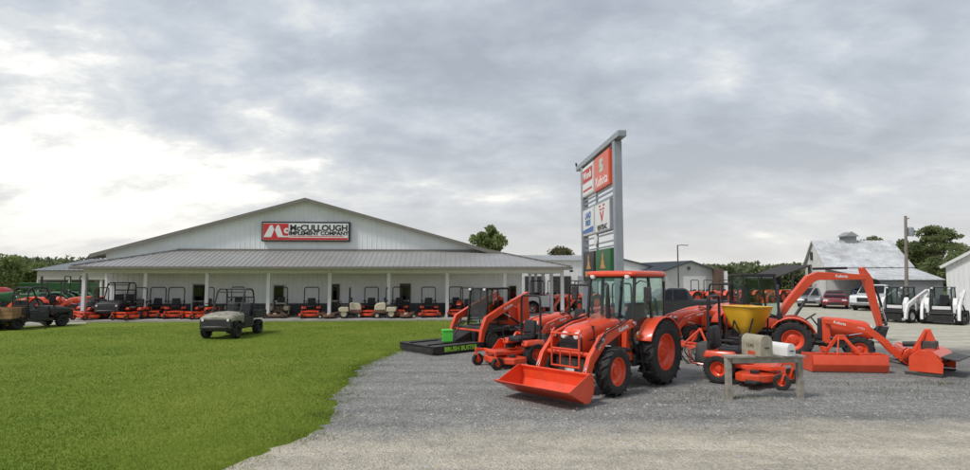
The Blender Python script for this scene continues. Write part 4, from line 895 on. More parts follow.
def _gravel(b, v):
    sp = N('ShaderNodeSeparateXYZ'); L(v, sp.inputs[0])
    n1 = noise(v, 0.55, 5, 0.65); n2 = noise(v, 26, 3, 0.7); n3 = noise(v, 0.13, 4); n4 = noise(v, 2.4, 6, 0.7)
    vo = N('ShaderNodeTexVoronoi'); vo.inputs['Scale'].default_value = 38; L(v, vo.inputs['Vector'])
    vo2 = N('ShaderNodeTexVoronoi'); vo2.inputs['Scale'].default_value = 15; L(v, vo2.inputs['Vector'])
    grey = nramp(vo.outputs['Color'], [(0.1, (0.13, 0.129, 0.124)), (0.9, (0.35, 0.345, 0.33))], 'LINEAR')
    tan = nramp(vo.outputs['Color'], [(0.1, (0.37, 0.332, 0.27)), (0.9, (0.60, 0.545, 0.445))], 'LINEAR')
    dark = nramp(vo.outputs['Color'], [(0.1, (0.10, 0.10, 0.10)), (0.9, (0.22, 0.215, 0.205))], 'LINEAR')
    pale = nramp(vo.outputs['Color'], [(0.1, (0.42, 0.40, 0.33)), (0.9, (0.60, 0.575, 0.475))], 'LINEAR')
    # road edge of pale limestone in front, pale yard behind on the right
    wob = nmath('MULTIPLY', nmath('SUBTRACT', n1, 0.5), 2.6)
    yy = nmath('ADD', nmath('SUBTRACT', sp.outputs[1], nmath('MULTIPLY', sp.outputs[0], 0.10)), wob)
    front = nramp(nmath('MULTIPLY', yy, 0.05), [(0.42, (1, 1, 1)), (0.50, (0, 0, 0))])
    yb = nmath('ADD', nmath('ADD', sp.outputs[1], nmath('MULTIPLY', sp.outputs[0], 0.25)), wob)
    back = nramp(nmath('MULTIPLY', yb, 0.02), [(0.455, (0, 0, 0)), (0.51, (1, 1, 1))])
    mid = nramp(nmath('ADD', n3, nmath('MULTIPLY', nmath('SUBTRACT', sp.outputs[0], 6.0), 0.02)), [(0.45, (0, 0, 0)), (0.68, (0.85,) * 3)])
    c = nmix(mid, grey, dark); c = nmix(front, c, tan); c = nmix(back, c, pale)
    mps = N('ShaderNodeMapping'); mps.inputs['Scale'].default_value = (0.16, 1.9, 1); mps.inputs['Rotation'].default_value = (0, 0, 0.08); L(v, mps.inputs[0])
    ns = noise(mps.outputs[0], 1.0, 5, 0.6)
    patch = nramp(nmath('ADD', nmath('MULTIPLY', n4, 0.5), nmath('MULTIPLY', ns, 0.5)), [(0.36, (0.66, 0.66, 0.65)), (0.64, (1.22, 1.21, 1.19))], 'LINEAR')
    mx = N('ShaderNodeMix', data_type='RGBA', blend_type='MULTIPLY'); mx.inputs[0].default_value = 1.0; L(c, mx.inputs[6]); L(patch, mx.inputs[7])
    L(mx.outputs[2], b.inputs['Base Color']); b.inputs['Roughness'].default_value = 0.92
    h_ = nmath('ADD', nmath('ADD', nmath('MULTIPLY', vo.outputs['Distance'], -0.7), nmath('MULTIPLY', vo2.outputs['Distance'], -0.5)), nmath('MULTIPLY', n4, 1.6))
    bp = N('ShaderNodeBump'); bp.inputs['Strength'].default_value = 0.8; bp.inputs['Distance'].default_value = 0.035; L(h_, bp.inputs['Height']); L(bp.outputs[0], b.inputs['Normal'])
ground_mat('gravel', _gravel)
S_ = 2500
g = poly_mesh('lawn', [(-S_, -S_, 0), (S_, -S_, 0), (S_, S_, 0), (-S_, S_, 0)], [(0, 1, 2, 3)], 'grass_ground'); tag(g, kind='structure')
# edge between lawn and gravel, walked from the road to the porch
edge_px = [(120, 492), (215, 470), (262, 454), (298, 441), (322, 426), (331, 408), (342, 388), (357, 371), (375, 360), (402, 351), (440, 344), (470, 337), (478, 326)]
edge = [gp(*p) for p in edge_px]
rs = random.Random(3); fe = []
for i in range(len(edge) - 1):
    n = max(2, int((edge[i + 1] - edge[i]).length / 0.16))
    for k in range(n):
        p = edge[i].lerp(edge[i + 1], k / n); fe.append((p.x + rs.uniform(-0.13, 0.13) + 0.07 * math.sin(p.y * 1.7 + p.x) + 0.04 * math.sin(p.y * 5.7 - 2 * p.x), p.y + rs.uniform(-0.08, 0.08) + 0.03 * math.sin(p.x * 4.1), 0.004))
poly = [(-40, -6, 0.004), (-20, 3.2, 0.004), (-9, 4.9, 0.004)] + fe + [(-0.4, 34, 0.004), (2, 80, 0.004), (95, 80, 0.004), (95, -6, 0.004)]
gv = poly_mesh('gravel_lot', poly, [tuple(range(len(poly)))], 'gravel'); tag(gv, kind='structure')
sd = [gp(-60, 329), gp(86, 323.5), gp(86, 316), gp(60, 300), gp(-60, 300)]
rd = poly_mesh('road', [(-400, -9, 0.008), (400, -9, 0.008), (400, 3.4, 0.008), (-400, 3.4, 0.008)], [(0, 1, 2, 3)], 'asphalt'); tag(rd, kind='structure')
so = poly_mesh('side_drive', [(p.x, p.y, 0.004) for p in sd], [(0, 1, 2, 3, 4)], 'gravel'); tag(so, kind='structure')

# ------------------------------------------------------------------ dealership building
P0, P8 = gp(85, 320.4), gp(562, 318.1)
TH = math.atan2(P8.y - P0.y, P8.x - P0.x); LEN = (P8 - P0).length; UV, VV = Vector((math.cos(TH), math.sin(TH), 0)), Vector((-math.sin(TH), math.cos(TH), 0))
def U(px, v):
    r = ray(px, HOR); k = r.x / r.y; q = P0 + VV * v
    return -(q.x - k * q.y) / (UV.x - k * UV.y)
def HZ(px, py, v):
    u = U(px, v); Y = (P0 + UV * u + VV * v).y; return at(px, py, Y).z
def BW(u, v, z=0.0):
    p = P0 + UV * u + VV * v; return Vector((p.x, p.y, z))
WV = 2.2
hall = thing('dealership_building', 'long white metal dealership building with a low gable and a wraparound porch', 'building', P0, TH)
uW0, uW1 = U(105, WV), U(522, WV); uPk = U(305, WV); uGL, uGR = U(93, WV), U(508, WV)
zPk = HZ(305, 199.5, WV - 0.3); zGL = HZ(93, 255.5, WV - 0.3); zGR = zGL
uEL, uER, uTL, uTR = U(70, -0.8), U(571, -0.8), U(177, WV), U(493, WV)
zE, zT = HZ(300, 266.3, -0.8), HZ(300, 250.7, WV); DEPTH = 24.0
# slab
slab = MB(); slab.b2((uEL - 0.2, -1.55, 0.0), (uER, WV, 0.10)); slab.b2((uW1, WV, 0), (uER, 14, 0.099)); so = slab.build('porch_slab', 'concrete', hall, bevel=0.01)
# wall sheets under the porch and wainscot
zw = HZ(330, 303.2, WV)
def wall_h(u):
    return zGL + (zPk - zGL) * (u - uGL) / (uPk - uGL) if u < uPk else zGR + (zPk - zGR) * (uGR - u) / (uGR - uPk)
u = uW0; pw = 0.914
while u < uW1 - 0.02:
    u1 = min(u + pw, uW1)
    ribbed('wall_panel', (u, WV, zw), (u1, WV, zw), (u1, WV, 3.3), (u, WV, 3.3), 'siding', hall, (0, -1, 0), 3, 0.018, 0.06)
    ribbed('wainscot_panel', (u, WV - 0.004, 0.10), (u1, WV - 0.004, 0.10), (u1, WV - 0.004, zw), (u, WV - 0.004, zw), 'wainscot', hall, (0, -1, 0), 3, 0.03, 0.07)
    u = u1
u = uW0
while u < U(500, WV) - 0.02:
    u1 = min(u + pw, U(500, WV)); 
    seg = [(u, u1)] if not (u < uPk < u1) else [(u, uPk), (uPk, u1)]
    for a, b_ in seg:
        ha, hb = wall_h(a) - 0.05, wall_h(b_) - 0.05
        if ha > 3.4 and hb > 3.4: ribbed('gable_panel', (a, WV + 0.003, 3.3), (b_, WV + 0.003, 3.3), (b_, WV + 0.003, hb), (a, WV + 0.003, ha), 'siding', hall, (0, -1, 0), 3 if b_ - a > 0.5 else 1, 0.018, 0.06)
    u = u1
sw = MB(); sw.b2((uW0, WV + 0.03, 0.1), (uW0 + 0.1, WV + DEPTH, 3.6)); sw.build('side_wall', 'siding', hall)
v = WV + 0.02
while v < 16:
    v1 = v + pw; ribbed('wall_panel', (uW1, v, 0.1), (uW1, v1, 0.1), (uW1, v1, 3.3), (uW1, v, 3.3), 'siding', hall, (1, 0, 0), 3, 0.03, 0.07); v = v1
sw = MB(); sw.b2((uW0 + 0.1, WV + DEPTH - 0.1, 0.1), (uW1, WV + DEPTH, 3.6)); sw.build('rear_wall', 'siding', hall)
# main roof
for (ua, za, ub, zb) in ((uGL, zGL, uPk, zPk), (uPk, zPk, uGR, zGR)):
    MB().prism([(ua, za), (ub, zb), (ub, zb + 0.06), (ua, za + 0.06)], WV - 0.42, WV + DEPTH).build('main_roof', 'porch_roof', hall)
    d = Vector((ub - ua, zb - za)).normalized()
    MB().prism([(ua, za - 0.15), (ub, zb - 0.15), (ub, zb + 0.09), (ua, za + 0.09)], WV - 0.48, WV - 0.425).build('rake_trim', 'trim_taupe', hall)
    MB().prism([(ua, za - 0.06), (ub, zb - 0.06), (ub, zb - 0.01), (ua, za - 0.01)], WV - 0.42, WV + 0.0).build('rake_soffit', 'trim_white', hall)
MB().b2((uGL, WV - 0.4, zGL - 0.12), (uGL + 0.06, WV + DEPTH, zGL + 0.02)).build('eave_trim', 'trim_taupe', hall)
# porch roof sheets
def tl(u):
    if u < uTL: return max(0.0, (u - uEL) / (uTL - uEL))
    if u > uTR: return max(0.0, (uER - u) / (uER - uTR))
    return 1.0
sl = Vector((0, -(zT - zE), WV + 0.8)).normalized(); u = uEL
while u < uER - 0.02:
    u1 = min(u + pw, uER); f = lambda q: (q, -0.8 + (WV + 0.8) * tl(q), zE + (zT - zE) * tl(q))
    ribbed('roof_panel', (u, -0.8, zE), (u1, -0.8, zE), f(u1), f(u), 'porch_roof', hall, sl, 3, 0.024, 0.06); u = u1
for (ue, ut, sg) in ((uER, uTR, 1), (uEL, uTL, -1)):
    nr = Vector((sg * (zT - zE), 0, abs(ue - ut))).normalized(); v = -0.8
    while v < 14:
        v1 = v + pw; g_ = lambda q: min(1, (q + 0.8) / (WV + 0.8)); h_ = lambda q: (ue + (ut - ue) * g_(q), q, zE + (zT - zE) * g_(q))
        if sg > 0 or v < WV - 0.9: ribbed('roof_panel', (ue, v, zE), (ue, v1, zE), h_(v1), h_(v), 'porch_roof', hall, nr, 3, 0.024, 0.06)
        v = v1
MB().b2((uTL, WV - 0.10, zT - 0.04), (uTR, WV - 0.004, zT + 0.10)).build('roof_flashing', 'trim_taupe', hall)
for (a, b_) in ((uER, uTR), (uEL, uTL)): MB().bar((a, -0.8, zE + 0.04), (b_, WV, zT + 0.04), 0.16, 0.05).build('hip_cap', 'trim_taupe', hall)
# gutter, fascia, soffit, beams, posts
MB().b2((uEL, -0.93, zE - 0.17), (uER, -0.803, zE - 0.01)).build('gutter', 'trim_taupe', hall, bevel=0.02)
MB().b2((uER + 0.003, -0.8, zE - 0.17), (uER + 0.12, 14, zE - 0.01)).build('gutter', 'trim_taupe', hall, bevel=0.02)
MB().b2((uEL - 0.12, -0.8, zE - 0.17), (uEL - 0.003, 4, zE - 0.01)).build('gutter', 'trim_taupe', hall, bevel=0.02)
zb0 = HZ(300, 273.3, 0.0); zb1 = zE - 0.16
MB().b2((0 - 0.12, -0.14, zb0), (LEN + 0.12, 0.12, zb1)).build('porch_beam', 'trim_white', hall, bevel=0.01)
MB().b2((LEN - 0.12, 0.123, zb0), (LEN + 0.12, 14, zb1)).build('porch_beam', 'trim_white', hall, bevel=0.01)
MB().b2((-0.12, 0.123, zb0), (0.12, 6, zb1)).build('porch_beam', 'trim_white', hall, bevel=0.01)
MB().b2((uEL + 0.02, -0.8, zb1 + 0.003), (uER - 0.02, WV - 0.03, zb1 + 0.02)).build('porch_soffit', 'trim_white', hall)
MB().b2((uW1 + 0.03, WV - 0.027, zb1 + 0.003), (uER - 0.02, 14, zb1 + 0.02)).build('porch_soffit', 'trim_white', hall)
post = MB().b2((-0.10, -0.10, 0.1), (0.10, 0.10, zb0)).build('post', 'post_white', hall, bevel=0.012)
MB().b2((-0.13, -0.13, 0.1), (0.13, 0.13, 0.22)).build('post_base', 'post_white', post, bevel=0.01)
for i in range(9):
    o = post if i == 0 else copy_tree(post); o.location = (U([85, 146.3, 207.7, 269, 330, 389, 447.3, 504.7, 562][i], 0), 0, 0)
for v in (3.4, 6.8, 10.2, 13.4): o = copy_tree(post); o.location = (LEN, v, 0)
o = copy_tree(post); o.location = (0, 3.4, 0)
def door(pa, pb, ptop, glass=True, frame='trim_white', leaf='door_dark'):
    a, b_ = U(pa, WV), U(pb, WV); zt = HZ((pa + pb) / 2, ptop, WV); fr = MB(); y0, y1 = WV - 0.075, WV - 0.008
    fr.b2((a, y0, 0.1), (a + 0.09, y1, zt)); fr.b2((b_ - 0.09, y0, 0.1), (b_, y1, zt)); fr.b2((a + 0.09, y0, zt - 0.09), (b_ - 0.09, y1, zt)); d = fr.build('door', frame, hall)
    MB().b2((a + 0.09, WV - 0.05, 0.10), (b_ - 0.09, WV - 0.02, zt - 0.09)).build('leaf', leaf, d)
    if glass: MB().b2((a + 0.17, WV - 0.062, 1.05), (b_ - 0.17, WV - 0.052, zt - 0.2)).build('pane', 'glass_dark', d); MB().b2((a + 0.09, WV - 0.066, 0.95), (b_ - 0.09, WV - 0.0505, 1.03)).build('push_bar', 'steel', d)
    return d
door(192.5, 208, 283); door(273, 286, 284); door(331, 340, 284, frame='brown_trim'); door(400, 411, 283.5, frame='brown_trim'); door(460, 474, 286, False, 'trim_white', 'siding')
wz0, wz1 = 1.1, 2.25
wn = MB().b2((uW1 + 0.035, 4.2, wz0), (uW1 + 0.09, 5.6, wz1)).build('window', 'trim_white', hall); MB().b2((uW1 + 0.085, 4.3, wz0 + 0.1), (uW1 + 0.097, 5.5, wz1 - 0.1)).build('pane', 'glass_dark', wn)
wn = MB().b2((U(508, WV), WV - 0.07, 1.0), (U(517, WV), WV - 0.01, 2.0)).build('window', 'trim_white', hall); MB().b2((U(509, WV), WV - 0.078, 1.08), (U(516, WV), WV - 0.068, 1.92)).build('pane', 'glass_dark', wn)
ds = MB(); ud = U(330, -0.4); ds.tube([(ud, -0.86, zE - 0.16), (ud, -0.6, zE - 0.3), (ud, -0.17, zb0 + 0.05), (ud, -0.16, 0.2)], 0.045, 8); ds.build('downspout', 'post_white', hall)
pl = MB(); pl.lathe([(0, zPk + 0.0), (0.1, zPk), (0.1, zPk + 0.1), (0, zPk + 0.1)], (uPk + 13, 12, -3.0), 8, 'z'); pl.build('roof_vent', 'iron', hall)
sl_ = MB(); sl_.box((LEN + 0.5, -0.5, zb1 - 0.10), (0.2, 0.14, 0.12)); sl_.build('security_light', 'black', hall, bevel=0.02)

# wall sign on the gable
SV = WV - 0.03
sg = thing('wall_sign', 'wide red and white company sign on the gable wall', 'sign', BW(U(306, SV), SV, 0), TH)
sx0, sx1 = U(261.5, SV) - U(306, SV), U(350, SV) - U(306, SV); sz1, sz0 = HZ(306, 222, SV), HZ(306, 241.8, SV)
MB().b2((sx0, -0.26, sz0), (sx1, -0.02, sz1)).build('cabinet', 'sign_black', sg, bevel=0.02)
SX = lambda x: sx0 + (sx1 - sx0) * (x - 100) / 780; SZ = lambda y: sz1 + (sz0 - sz1) * (y - 105) / 175
MB().b2((SX(114), -0.275, SZ(268)), (SX(864), -0.262, SZ(120))).build('sign_face', 'sign_white', sg)
MB().b2((SX(116), -0.283, SZ(266)), (SX(336), -0.276, SZ(124))).build('red_field', 'red_ink', sg)
MB().b2((SX(336), -0.283, SZ(266)), (SX(860), -0.276, SZ(247))).build('red_bar', 'red_ink', sg)
MB().b2((SX(352), -0.283, SZ(236)), (SX(822), -0.276, SZ(231))).build('red_line', 'red_ink', sg)
for P in ([(120, 243), (176, 138), (196, 138), (212, 176), (188, 243)], [(217, 180), (236, 138), (254, 138), (290, 231), (345, 231), (345, 243), (244, 243)]):
    MB().prism([(SX(x), SZ(y)) for x, y in P], -0.290, -0.284).build('initial', 'sign_white', sg)
text('c', 0.62, 'sign_white', sg, (SX(316), -0.288, SZ(180)), (1, 0, 0), (0, 0, 1), bold=0.03)
text('McCULLOUGH', 0.52, 'black_ink', sg, (SX(603), -0.281, SZ(163)), (1, 0, 0), (0, 0, 1), bold=0.018, sx=1.05)
text('IMPLEMENT COMPANY', 0.325, 'black_ink', sg, (SX(603), -0.281, SZ(209)), (1, 0, 0), (0, 0, 1), bold=0.014, sx=1.10)

# ------------------------------------------------------------------ pylon sign
PA, PB = Vector((4.36, 17.5, 0)), Vector((3.99, 23.5, 0)); PL = (PB - PA).length; pr = math.atan2((PA - PB).y, (PA - PB).x)
py_ = thing('pylon_sign', 'tall grey two-post roadside sign carrying six dealer panels', 'sign', PB, pr)     # local +X runs from far end to near end
zTop = 7.16; X = lambda s: PL - s
for s, w in ((0.60, 0.24), (5.1, 0.22)): MB().b2((X(s) - w / 2, -0.13, 0), (X(s) + w / 2, 0.13, zTop - 0.22)).build('sign_post', 'galv', py_, bevel=0.015)
MB().b2((0, -0.14, zTop - 0.2), (PL, 0.14, zTop)).build('top_beam', 'galv', py_, bevel=0.015)
rl = MB()
for z in (6.9, 5.56, 5.40, 5.22, 3.98, 3.72, 3.55): rl.b2((X(4.98), -0.03, z - 0.025), (X(0.78), 0.03, z + 0.025))
rl.build('cross_rail', 'galv', py_)
MB().b2((X(3.24), -0.04, 2.3), (X(3.16), 0.04, 6.9)).build('mullion', 'galv', py_)
# visible face is local -Y (towards the lawn): xdir = +X
def panel(s0, s1, z0, z1, face, frame):
    p = MB().b2((X(s1), -0.10, z0), (X(s0), 0.10, z1)).build('sign_panel', frame, py_, bevel=0.01)
    MB().b2((X(s1) + 0.05, -0.112, z0 + 0.05), (X(s0) - 0.05, -0.1015, z1 - 0.05)).build('panel_face', face, p); MB().b2((X(s1) + 0.05, 0.1015, z0 + 0.05), (X(s0) - 0.05, 0.112, z1 - 0.05)).build('panel_face', face, p)
    return p, (X(s0) + X(s1)) / 2, (z0 + z1) / 2
ex, ez = (1, 0, 0), (0, 0, 1)
p, cx, cz = panel(1.15, 3.12, 5.63, 6.86, 'sign_orange', 'sign_orange'); text('Kubota', 0.50, 'decal', p, (cx, -0.116, cz - 0.34), ex, ez, bold=0.006, sx=1.05)
mk = MB(); mk.prism([(cx - 0.22, cz + 0.45), (cx + 0.22, cz + 0.45), (cx + 0.22, cz + 0.33), (cx + 0.06, cz + 0.33), (cx + 0.06, cz + 0.22), (cx + 0.24, cz + 0.22), (cx + 0.24, cz - 0.02), (cx - 0.24, cz - 0.02), (cx - 0.24, cz + 0.10), (cx + 0.08, cz + 0.10), (cx + 0.08, cz + 0.13), (cx - 0.22, cz + 0.13)], -0.116, -0.1125); mk.build('emblem', 'sign_mint', p)
p, cx, cz = panel(3.28, 5.0, 5.68, 6.86, 'sign_white', 'sign_white'); MB().b2((X(4.9), -0.1155, 6.2), (X(3.38), -0.1125, 6.72)).build('colour_band', 'red_ink', p); text('Woods', 0.42, 'decal', p, (cx, -0.118, 6.46), ex, ez, bold=0.01); MB().b2((X(4.85), -0.1155, 5.86), (X(3.45), -0.1125, 5.94)).build('colour_band', 'red_ink', p)
p, cx, cz = panel(1.15, 3.12, 4.08, 5.16, 'sign_white', 'galv'); text('VENTRAC', 0.26, 'black_ink', p, (cx, -0.116, cz - 0.38), ex, ez, bold=0.008, sx=1.1)
mk = MB()
for s in (-1, 1):
    mk.prism([(cx + s * 0.02, cz - 0.2), (cx + s * 0.26, cz + 0.20), (cx + s * 0.12, cz + 0.20), (cx + s * 0.0, cz - 0.02)], -0.116, -0.1125); mk.prism([(cx + s * 0.32, cz + 0.30), (cx + s * 0.06, cz + 0.30), (cx + s * 0.03, cz + 0.24), (cx + s * 0.29, cz + 0.24)], -0.116, -0.1125); mk.prism([(cx + s * 0.38, cz + 0.43), (cx + s * 0.16, cz + 0.43), (cx + s * 0.13, cz + 0.36), (cx + s * 0.35, cz + 0.36)], -0.116, -0.1125)
mk.build('emblem', 'red_ink', p)
p, cx, cz = panel(3.28, 5.0, 4.12, 5.14, 'sign_white', 'sign_white'); MB().prism([(X(4.95), 4.20), (X(3.33), 4.20), (X(3.33), 4.42), (X(4.95), 4.34)], -0.1155, -0.1125).build('colour_band', 'blue_ink', p); text('LAND', 0.34, 'blue_ink', p, (cx, -0.116, 4.86), ex, ez, bold=0.012, shear=0.2); text('PRIDE', 0.30, 'blue_ink', p, (cx, -0.116, 4.58), ex, ez, bold=0.012, shear=0.2)
for (s0, s1, fc) in ((1.15, 3.12, 'sign_green'), (3.28, 5.0, 'sign_black')):
    p, cx, cz = panel(s0, s1, 2.36, 3.48, fc, fc)
    MB().prism([(cx - 0.38, cz - 0.12), (cx + 0.38, cz - 0.12), (cx + 0.16, cz + 0.04), (cx + 0.2, cz + 0.10), (cx + 0.08, cz + 0.2), (cx + 0.1, cz + 0.32), (cx, cz + 0.46), (cx - 0.1, cz + 0.32), (cx - 0.08, cz + 0.2), (cx - 0.2, cz + 0.10), (cx - 0.16, cz + 0.04)], -0.116, -0.1125).build('emblem', 'sign_tan', p)
    MB().prism([(cx - 0.55, cz - 0.20), (cx + 0.55, cz - 0.20), (cx + 0.5, cz - 0.40), (cx - 0.5, cz - 0.40)], -0.116, -0.1125).build('colour_band', 'sign_tan', p)
MB().lathe([(0, -0.02), (0.2, -0.02), (0.2, 0.02), (0, 0.02)], (X(3.2), -0.06, 3.85), 16, 'y').build('disc', 'sign_white', py_)
MB().tube([(0.02, -0.1, zTop), (-0.02, -0.12, zTop + 0.16)], 0.04, 6).build('floodlight', 'black', py_)

# ------------------------------------------------------------------ buildings behind
def sheet(nm, m, parent, pts, th=0.08):
    pts = [Vector(p) for p in pts]; n = (pts[1] - pts[0]).cross(pts[2] - pts[0]).normalized() * th; k = len(pts)
    return MB().add(pts + [p - n for p in pts], [tuple(range(k)), tuple(range(2 * k - 1, k - 1, -1))] + [(i, i + k, (i + 1) % k + k, (i + 1) % k) for i in range(k)]).build(nm, m, parent, smooth=False)
def ribbed_roof(nm, m, parent, e0, e1, r1, r0, pw_, nrib=2, rh=0.05, rw=0.10):
    e0, e1, r1, r0 = map(Vector, (e0, e1, r1, r0)); n = max(1, int((e1 - e0).length / pw_)); nr = (e1 - e0).cross(r0 - e0).normalized()
    if nr.z < 0: nr = -nr
    for i in range(n): ribbed(nm, e0.lerp(e1, i / n), e0.lerp(e1, (i + 1) / n), r0.lerp(r1, (i + 1) / n), r0.lerp(r1, i / n), m, parent, nr, nrib, rh, rw, 0.05)
def gable_building(name, label, p, yaw, w, l, ze, zr, wm, rm, trim='trim_white', over=0.3):
    t = thing(name, label, 'building', p, yaw); h = w / 2
    sheet('wall', wm, t, [(-h, 0, 0), (h, 0, 0), (h, 0, ze), (0, 0, zr), (-h, 0, ze)]); sheet('wall', wm, t, [(h, l, 0), (-h, l, 0), (-h, l, ze), (0, l, zr), (h, l, ze)])
    sheet('wall', wm, t, [(-h, l - 0.09, 0), (-h, 0.09, 0), (-h, 0.09, ze), (-h, l - 0.09, ze)]); sheet('wall', wm, t, [(h, 0.09, 0), (h, l - 0.09, 0), (h, l - 0.09, ze), (h, 0.09, ze)])
    dz = (zr - ze) / h * over
    for s in (-1, 1):
        e0, e1 = (s * (h + over), -over, ze - dz + 0.03), (s * (h + over), l + over, ze - dz + 0.03); r0, r1 = (0, -over, zr + 0.03), (0, l + over, zr + 0.03)
        ribbed_roof('roof_panel', rm, t, e0, e1, r1, r0, 1.0); 
        tr = MB(); tr.bar((s * (h + over), -over - 0.03, ze - dz - 0.04), (0, -over - 0.03, zr - 0.04), 0.05, 0.2); tr.build('rake_trim', trim, t)
    return t
# white metal hall behind the porch end (long side towards the yard)
Yh = 66; a = at(508, 260, Yh); b_ = at(600, 260, Yh + 1.5)
wb = gable_building('metal_hall', 'long low white metal hall behind the porch end of the dealership', (a.x, Yh - 4, 0), R(-90 - 0), 1, 1, 1, 1, 'wall_white', 'roof_grey') if False else None
hd = (Vector((b_.x, b_.y, 0)) - Vector((a.x, a.y, 0))); ll = hd.length; yaw = math.atan2(hd.y, hd.x)
wb = thing('metal_hall', 'long low white metal hall beyond the porch posts behind the pylon sign', 'building', (a.x, a.y, 0), yaw); ze, zr, wd = a.z, a.z + 0.75, 14.0
LL = ll
n = int(LL / 1.0)
for i in range(n): ribbed('wall_panel', (LL * i / n, 0, 0), (LL * (i + 1) / n, 0, 0), (LL * (i + 1) / n, 0, ze), (LL * i / n, 0, ze), 'wall_white', wb, (0, -1, 0), 2, 0.03, 0.08)
sheet('wall', 'wall_white', wb, [(LL, 0.02, 0), (LL, wd, 0), (LL, wd, ze - 0.3), (LL, wd * 0.4, zr), (LL, 0.02, ze)])
sheet('wall', 'wall_white', wb, [(0, wd, 0), (0, 0.1, 0), (0, 0.1, ze), (0, wd * 0.4, zr), (0, wd, ze)])
ribbed_roof('roof_panel', 'roof_grey', wb, (-0.3, -0.3, ze), (LL + 0.2, -0.3, ze), (LL + 0.2, wd * 0.4, zr + 0.05), (-0.3, wd * 0.4, zr + 0.05), 1.0); ribbed_roof('roof_panel', 'roof_grey', wb, (-0.3, wd + 0.3, ze - 0.3), (LL + 0.2, wd + 0.3, ze - 0.3), (LL + 0.2, wd * 0.4, zr + 0.05), (-0.3, wd * 0.4, zr + 0.05), 1.0)
MB().bar((LL + 0.22, -0.3, ze), (LL + 0.22, wd * 0.4, zr), 0.05, 0.22).build('rake_trim', 'trim_taupe', wb); MB().bar((LL + 0.22, wd + 0.3, ze - 0.35), (LL + 0.22, wd * 0.4, zr), 0.05, 0.22).build('rake_trim', 'trim_taupe', wb)
for k in range(3): MB().b2((2.0 + 3.2 * k, -0.08, 0), (4.4 + 3.2 * k, -0.045, 2.6)).build('overhead_door', 'door_dark' if k < 2 else 'roof_grey', wb)
# gabled annex of the hall right of the sign
ap = at(600, 277, 74); aq = at(652, 266, 74)
ax = gable_building('metal_annex', 'white metal hall end with a sloping dark roof edge behind the red tractor cab roof', ((at(600, 277, 74).x), 74, 0), R(4), 2 * (aq.x - ap.x), 14, aq.z, at(610, 253.5, 74).z, 'wall_white', 'roof_grey', 'roof_dark')
# grey gabled shed
Yg = 70; gl_, gr_, gpk = at(661, 270, Yg), at(719, 269.5, Yg), at(688, 261, Yg)
gs = gable_building('grey_shed', 'pale grey gabled metal shed with a dark roof behind the dark pickup', ((gl_.x + gr_.x) / 2, Yg, 0), R(14), gr_.x - gl_.x, 16, gl_.z, gpk.z, 'wall_grey', 'roof_dark', 'roof_dark')
MB().b2((-1.0, -0.02, 0), (2.2, -0.006, 2.6)).build('overhead_door', 'wall_white', gs)
MB().box((-0.2, -0.06, gpk.z - 0.9), (0.35, 0.12, 0.4)).build('vent', 'roof_dark', gs)
w0 = (gr_.x - gl_.x) / 2
br = thing('lumber_rack', 'narrow brown and white end panel beside the grey gabled shed', 'shed', (at(721, 277, 69).x, 69, 0), 0)
MB().b2((-0.3, 0, 0), (0.33, 3, at(721, 268.5, 69).z)).build('brown_panel', 'brown_trim', br); MB().b2((0.35, 0.1, 0), (0.85, 3, at(721, 271, 69).z)).build('white_panel', 'wall_white', br)
# barn
bn = thing('old_barn', 'old white barn with a rusting tin roof, cupola and lean-to', 'barn', (30.3, 50, 0), 0)
o = Vector((30.3, 50, 0)); LX = 7.6; sh = 1.4; zr, ze = at(814, 241, 54).z, at(824, 265.5, 50).z
e0, e1, r0, r1, k0, k1 = [Vector(q) for q in ((0, 0, ze), (LX, 0, ze), (sh, 4, zr), (LX + sh - 0.2, 4, zr), (2 * sh, 8, ze), (LX + 2 * sh, 8, ze))]
ribbed_roof('roof_panel', 'tin_roof', bn, e0 + Vector((-0.2, -0.3, -0.15)), e1 + Vector((0.2, -0.3, -0.15)), r1 + Vector((0.2, 0, 0.05)), r0 + Vector((-0.2, 0, 0.05)), 0.75, 2, 0.04, 0.08)
ribbed_roof('roof_panel', 'tin_roof', bn, k0 + Vector((-0.2, 0.3, -0.15)), k1 + Vector((0.2, 0.3, -0.15)), r1 + Vector((0.2, 0, 0.05)), r0 + Vector((-0.2, 0, 0.05)), 0.75, 2, 0.04, 0.08)
gz = lambda f: ze + (zr - ze) * (1 - abs(2 * f - 1)); nb = 18
for i in range(nb):
    f0, f1 = i / nb, (i + 1) / nb - 0.004; A0, A1 = e0.lerp(k0, f0), e0.lerp(k0, f1); dn = Vector((0.05 + 0.012 * (i % 2), -0.0, 0))
    pts = [(A0.x, A0.y, 0), (A1.x, A1.y, 0), (A1.x, A1.y, gz(f1) - 0.05), (A0.x, A0.y, gz(f0) - 0.05)]; q = [Vector(p_) for p_ in pts]
    MB().add(q + [p_ + dn for p_ in q], [(0, 1, 2, 3), (7, 6, 5, 4), (0, 4, 5, 1), (1, 5, 6, 2), (2, 6, 7, 3), (3, 7, 4, 0)]).build('wall_board', 'barn_wall', bn, smooth=False)
sheet('wall', 'barn_wall', bn, [(0.1, 0, 0), (LX, 0, 0), (LX, 0, ze - 0.12), (0.1, 0, ze - 0.12)]); sheet('wall', 'barn_wall', bn, [(LX, 0.1, 0), (LX + 2 * sh, 8, 0), (LX + 2 * sh, 8, ze), (LX + sh, 4, zr - 0.1), (LX, 0.1, ze - 0.1)])
c = at(848, 241, 54); cu = MB(); cu.b2((c.x - o.x - 0.5, 3.5, zr - 0.3), (c.x - o.x + 0.5, 4.5, zr + 0.42)); cuo = cu.build('cupola', 'barn_grey', bn)
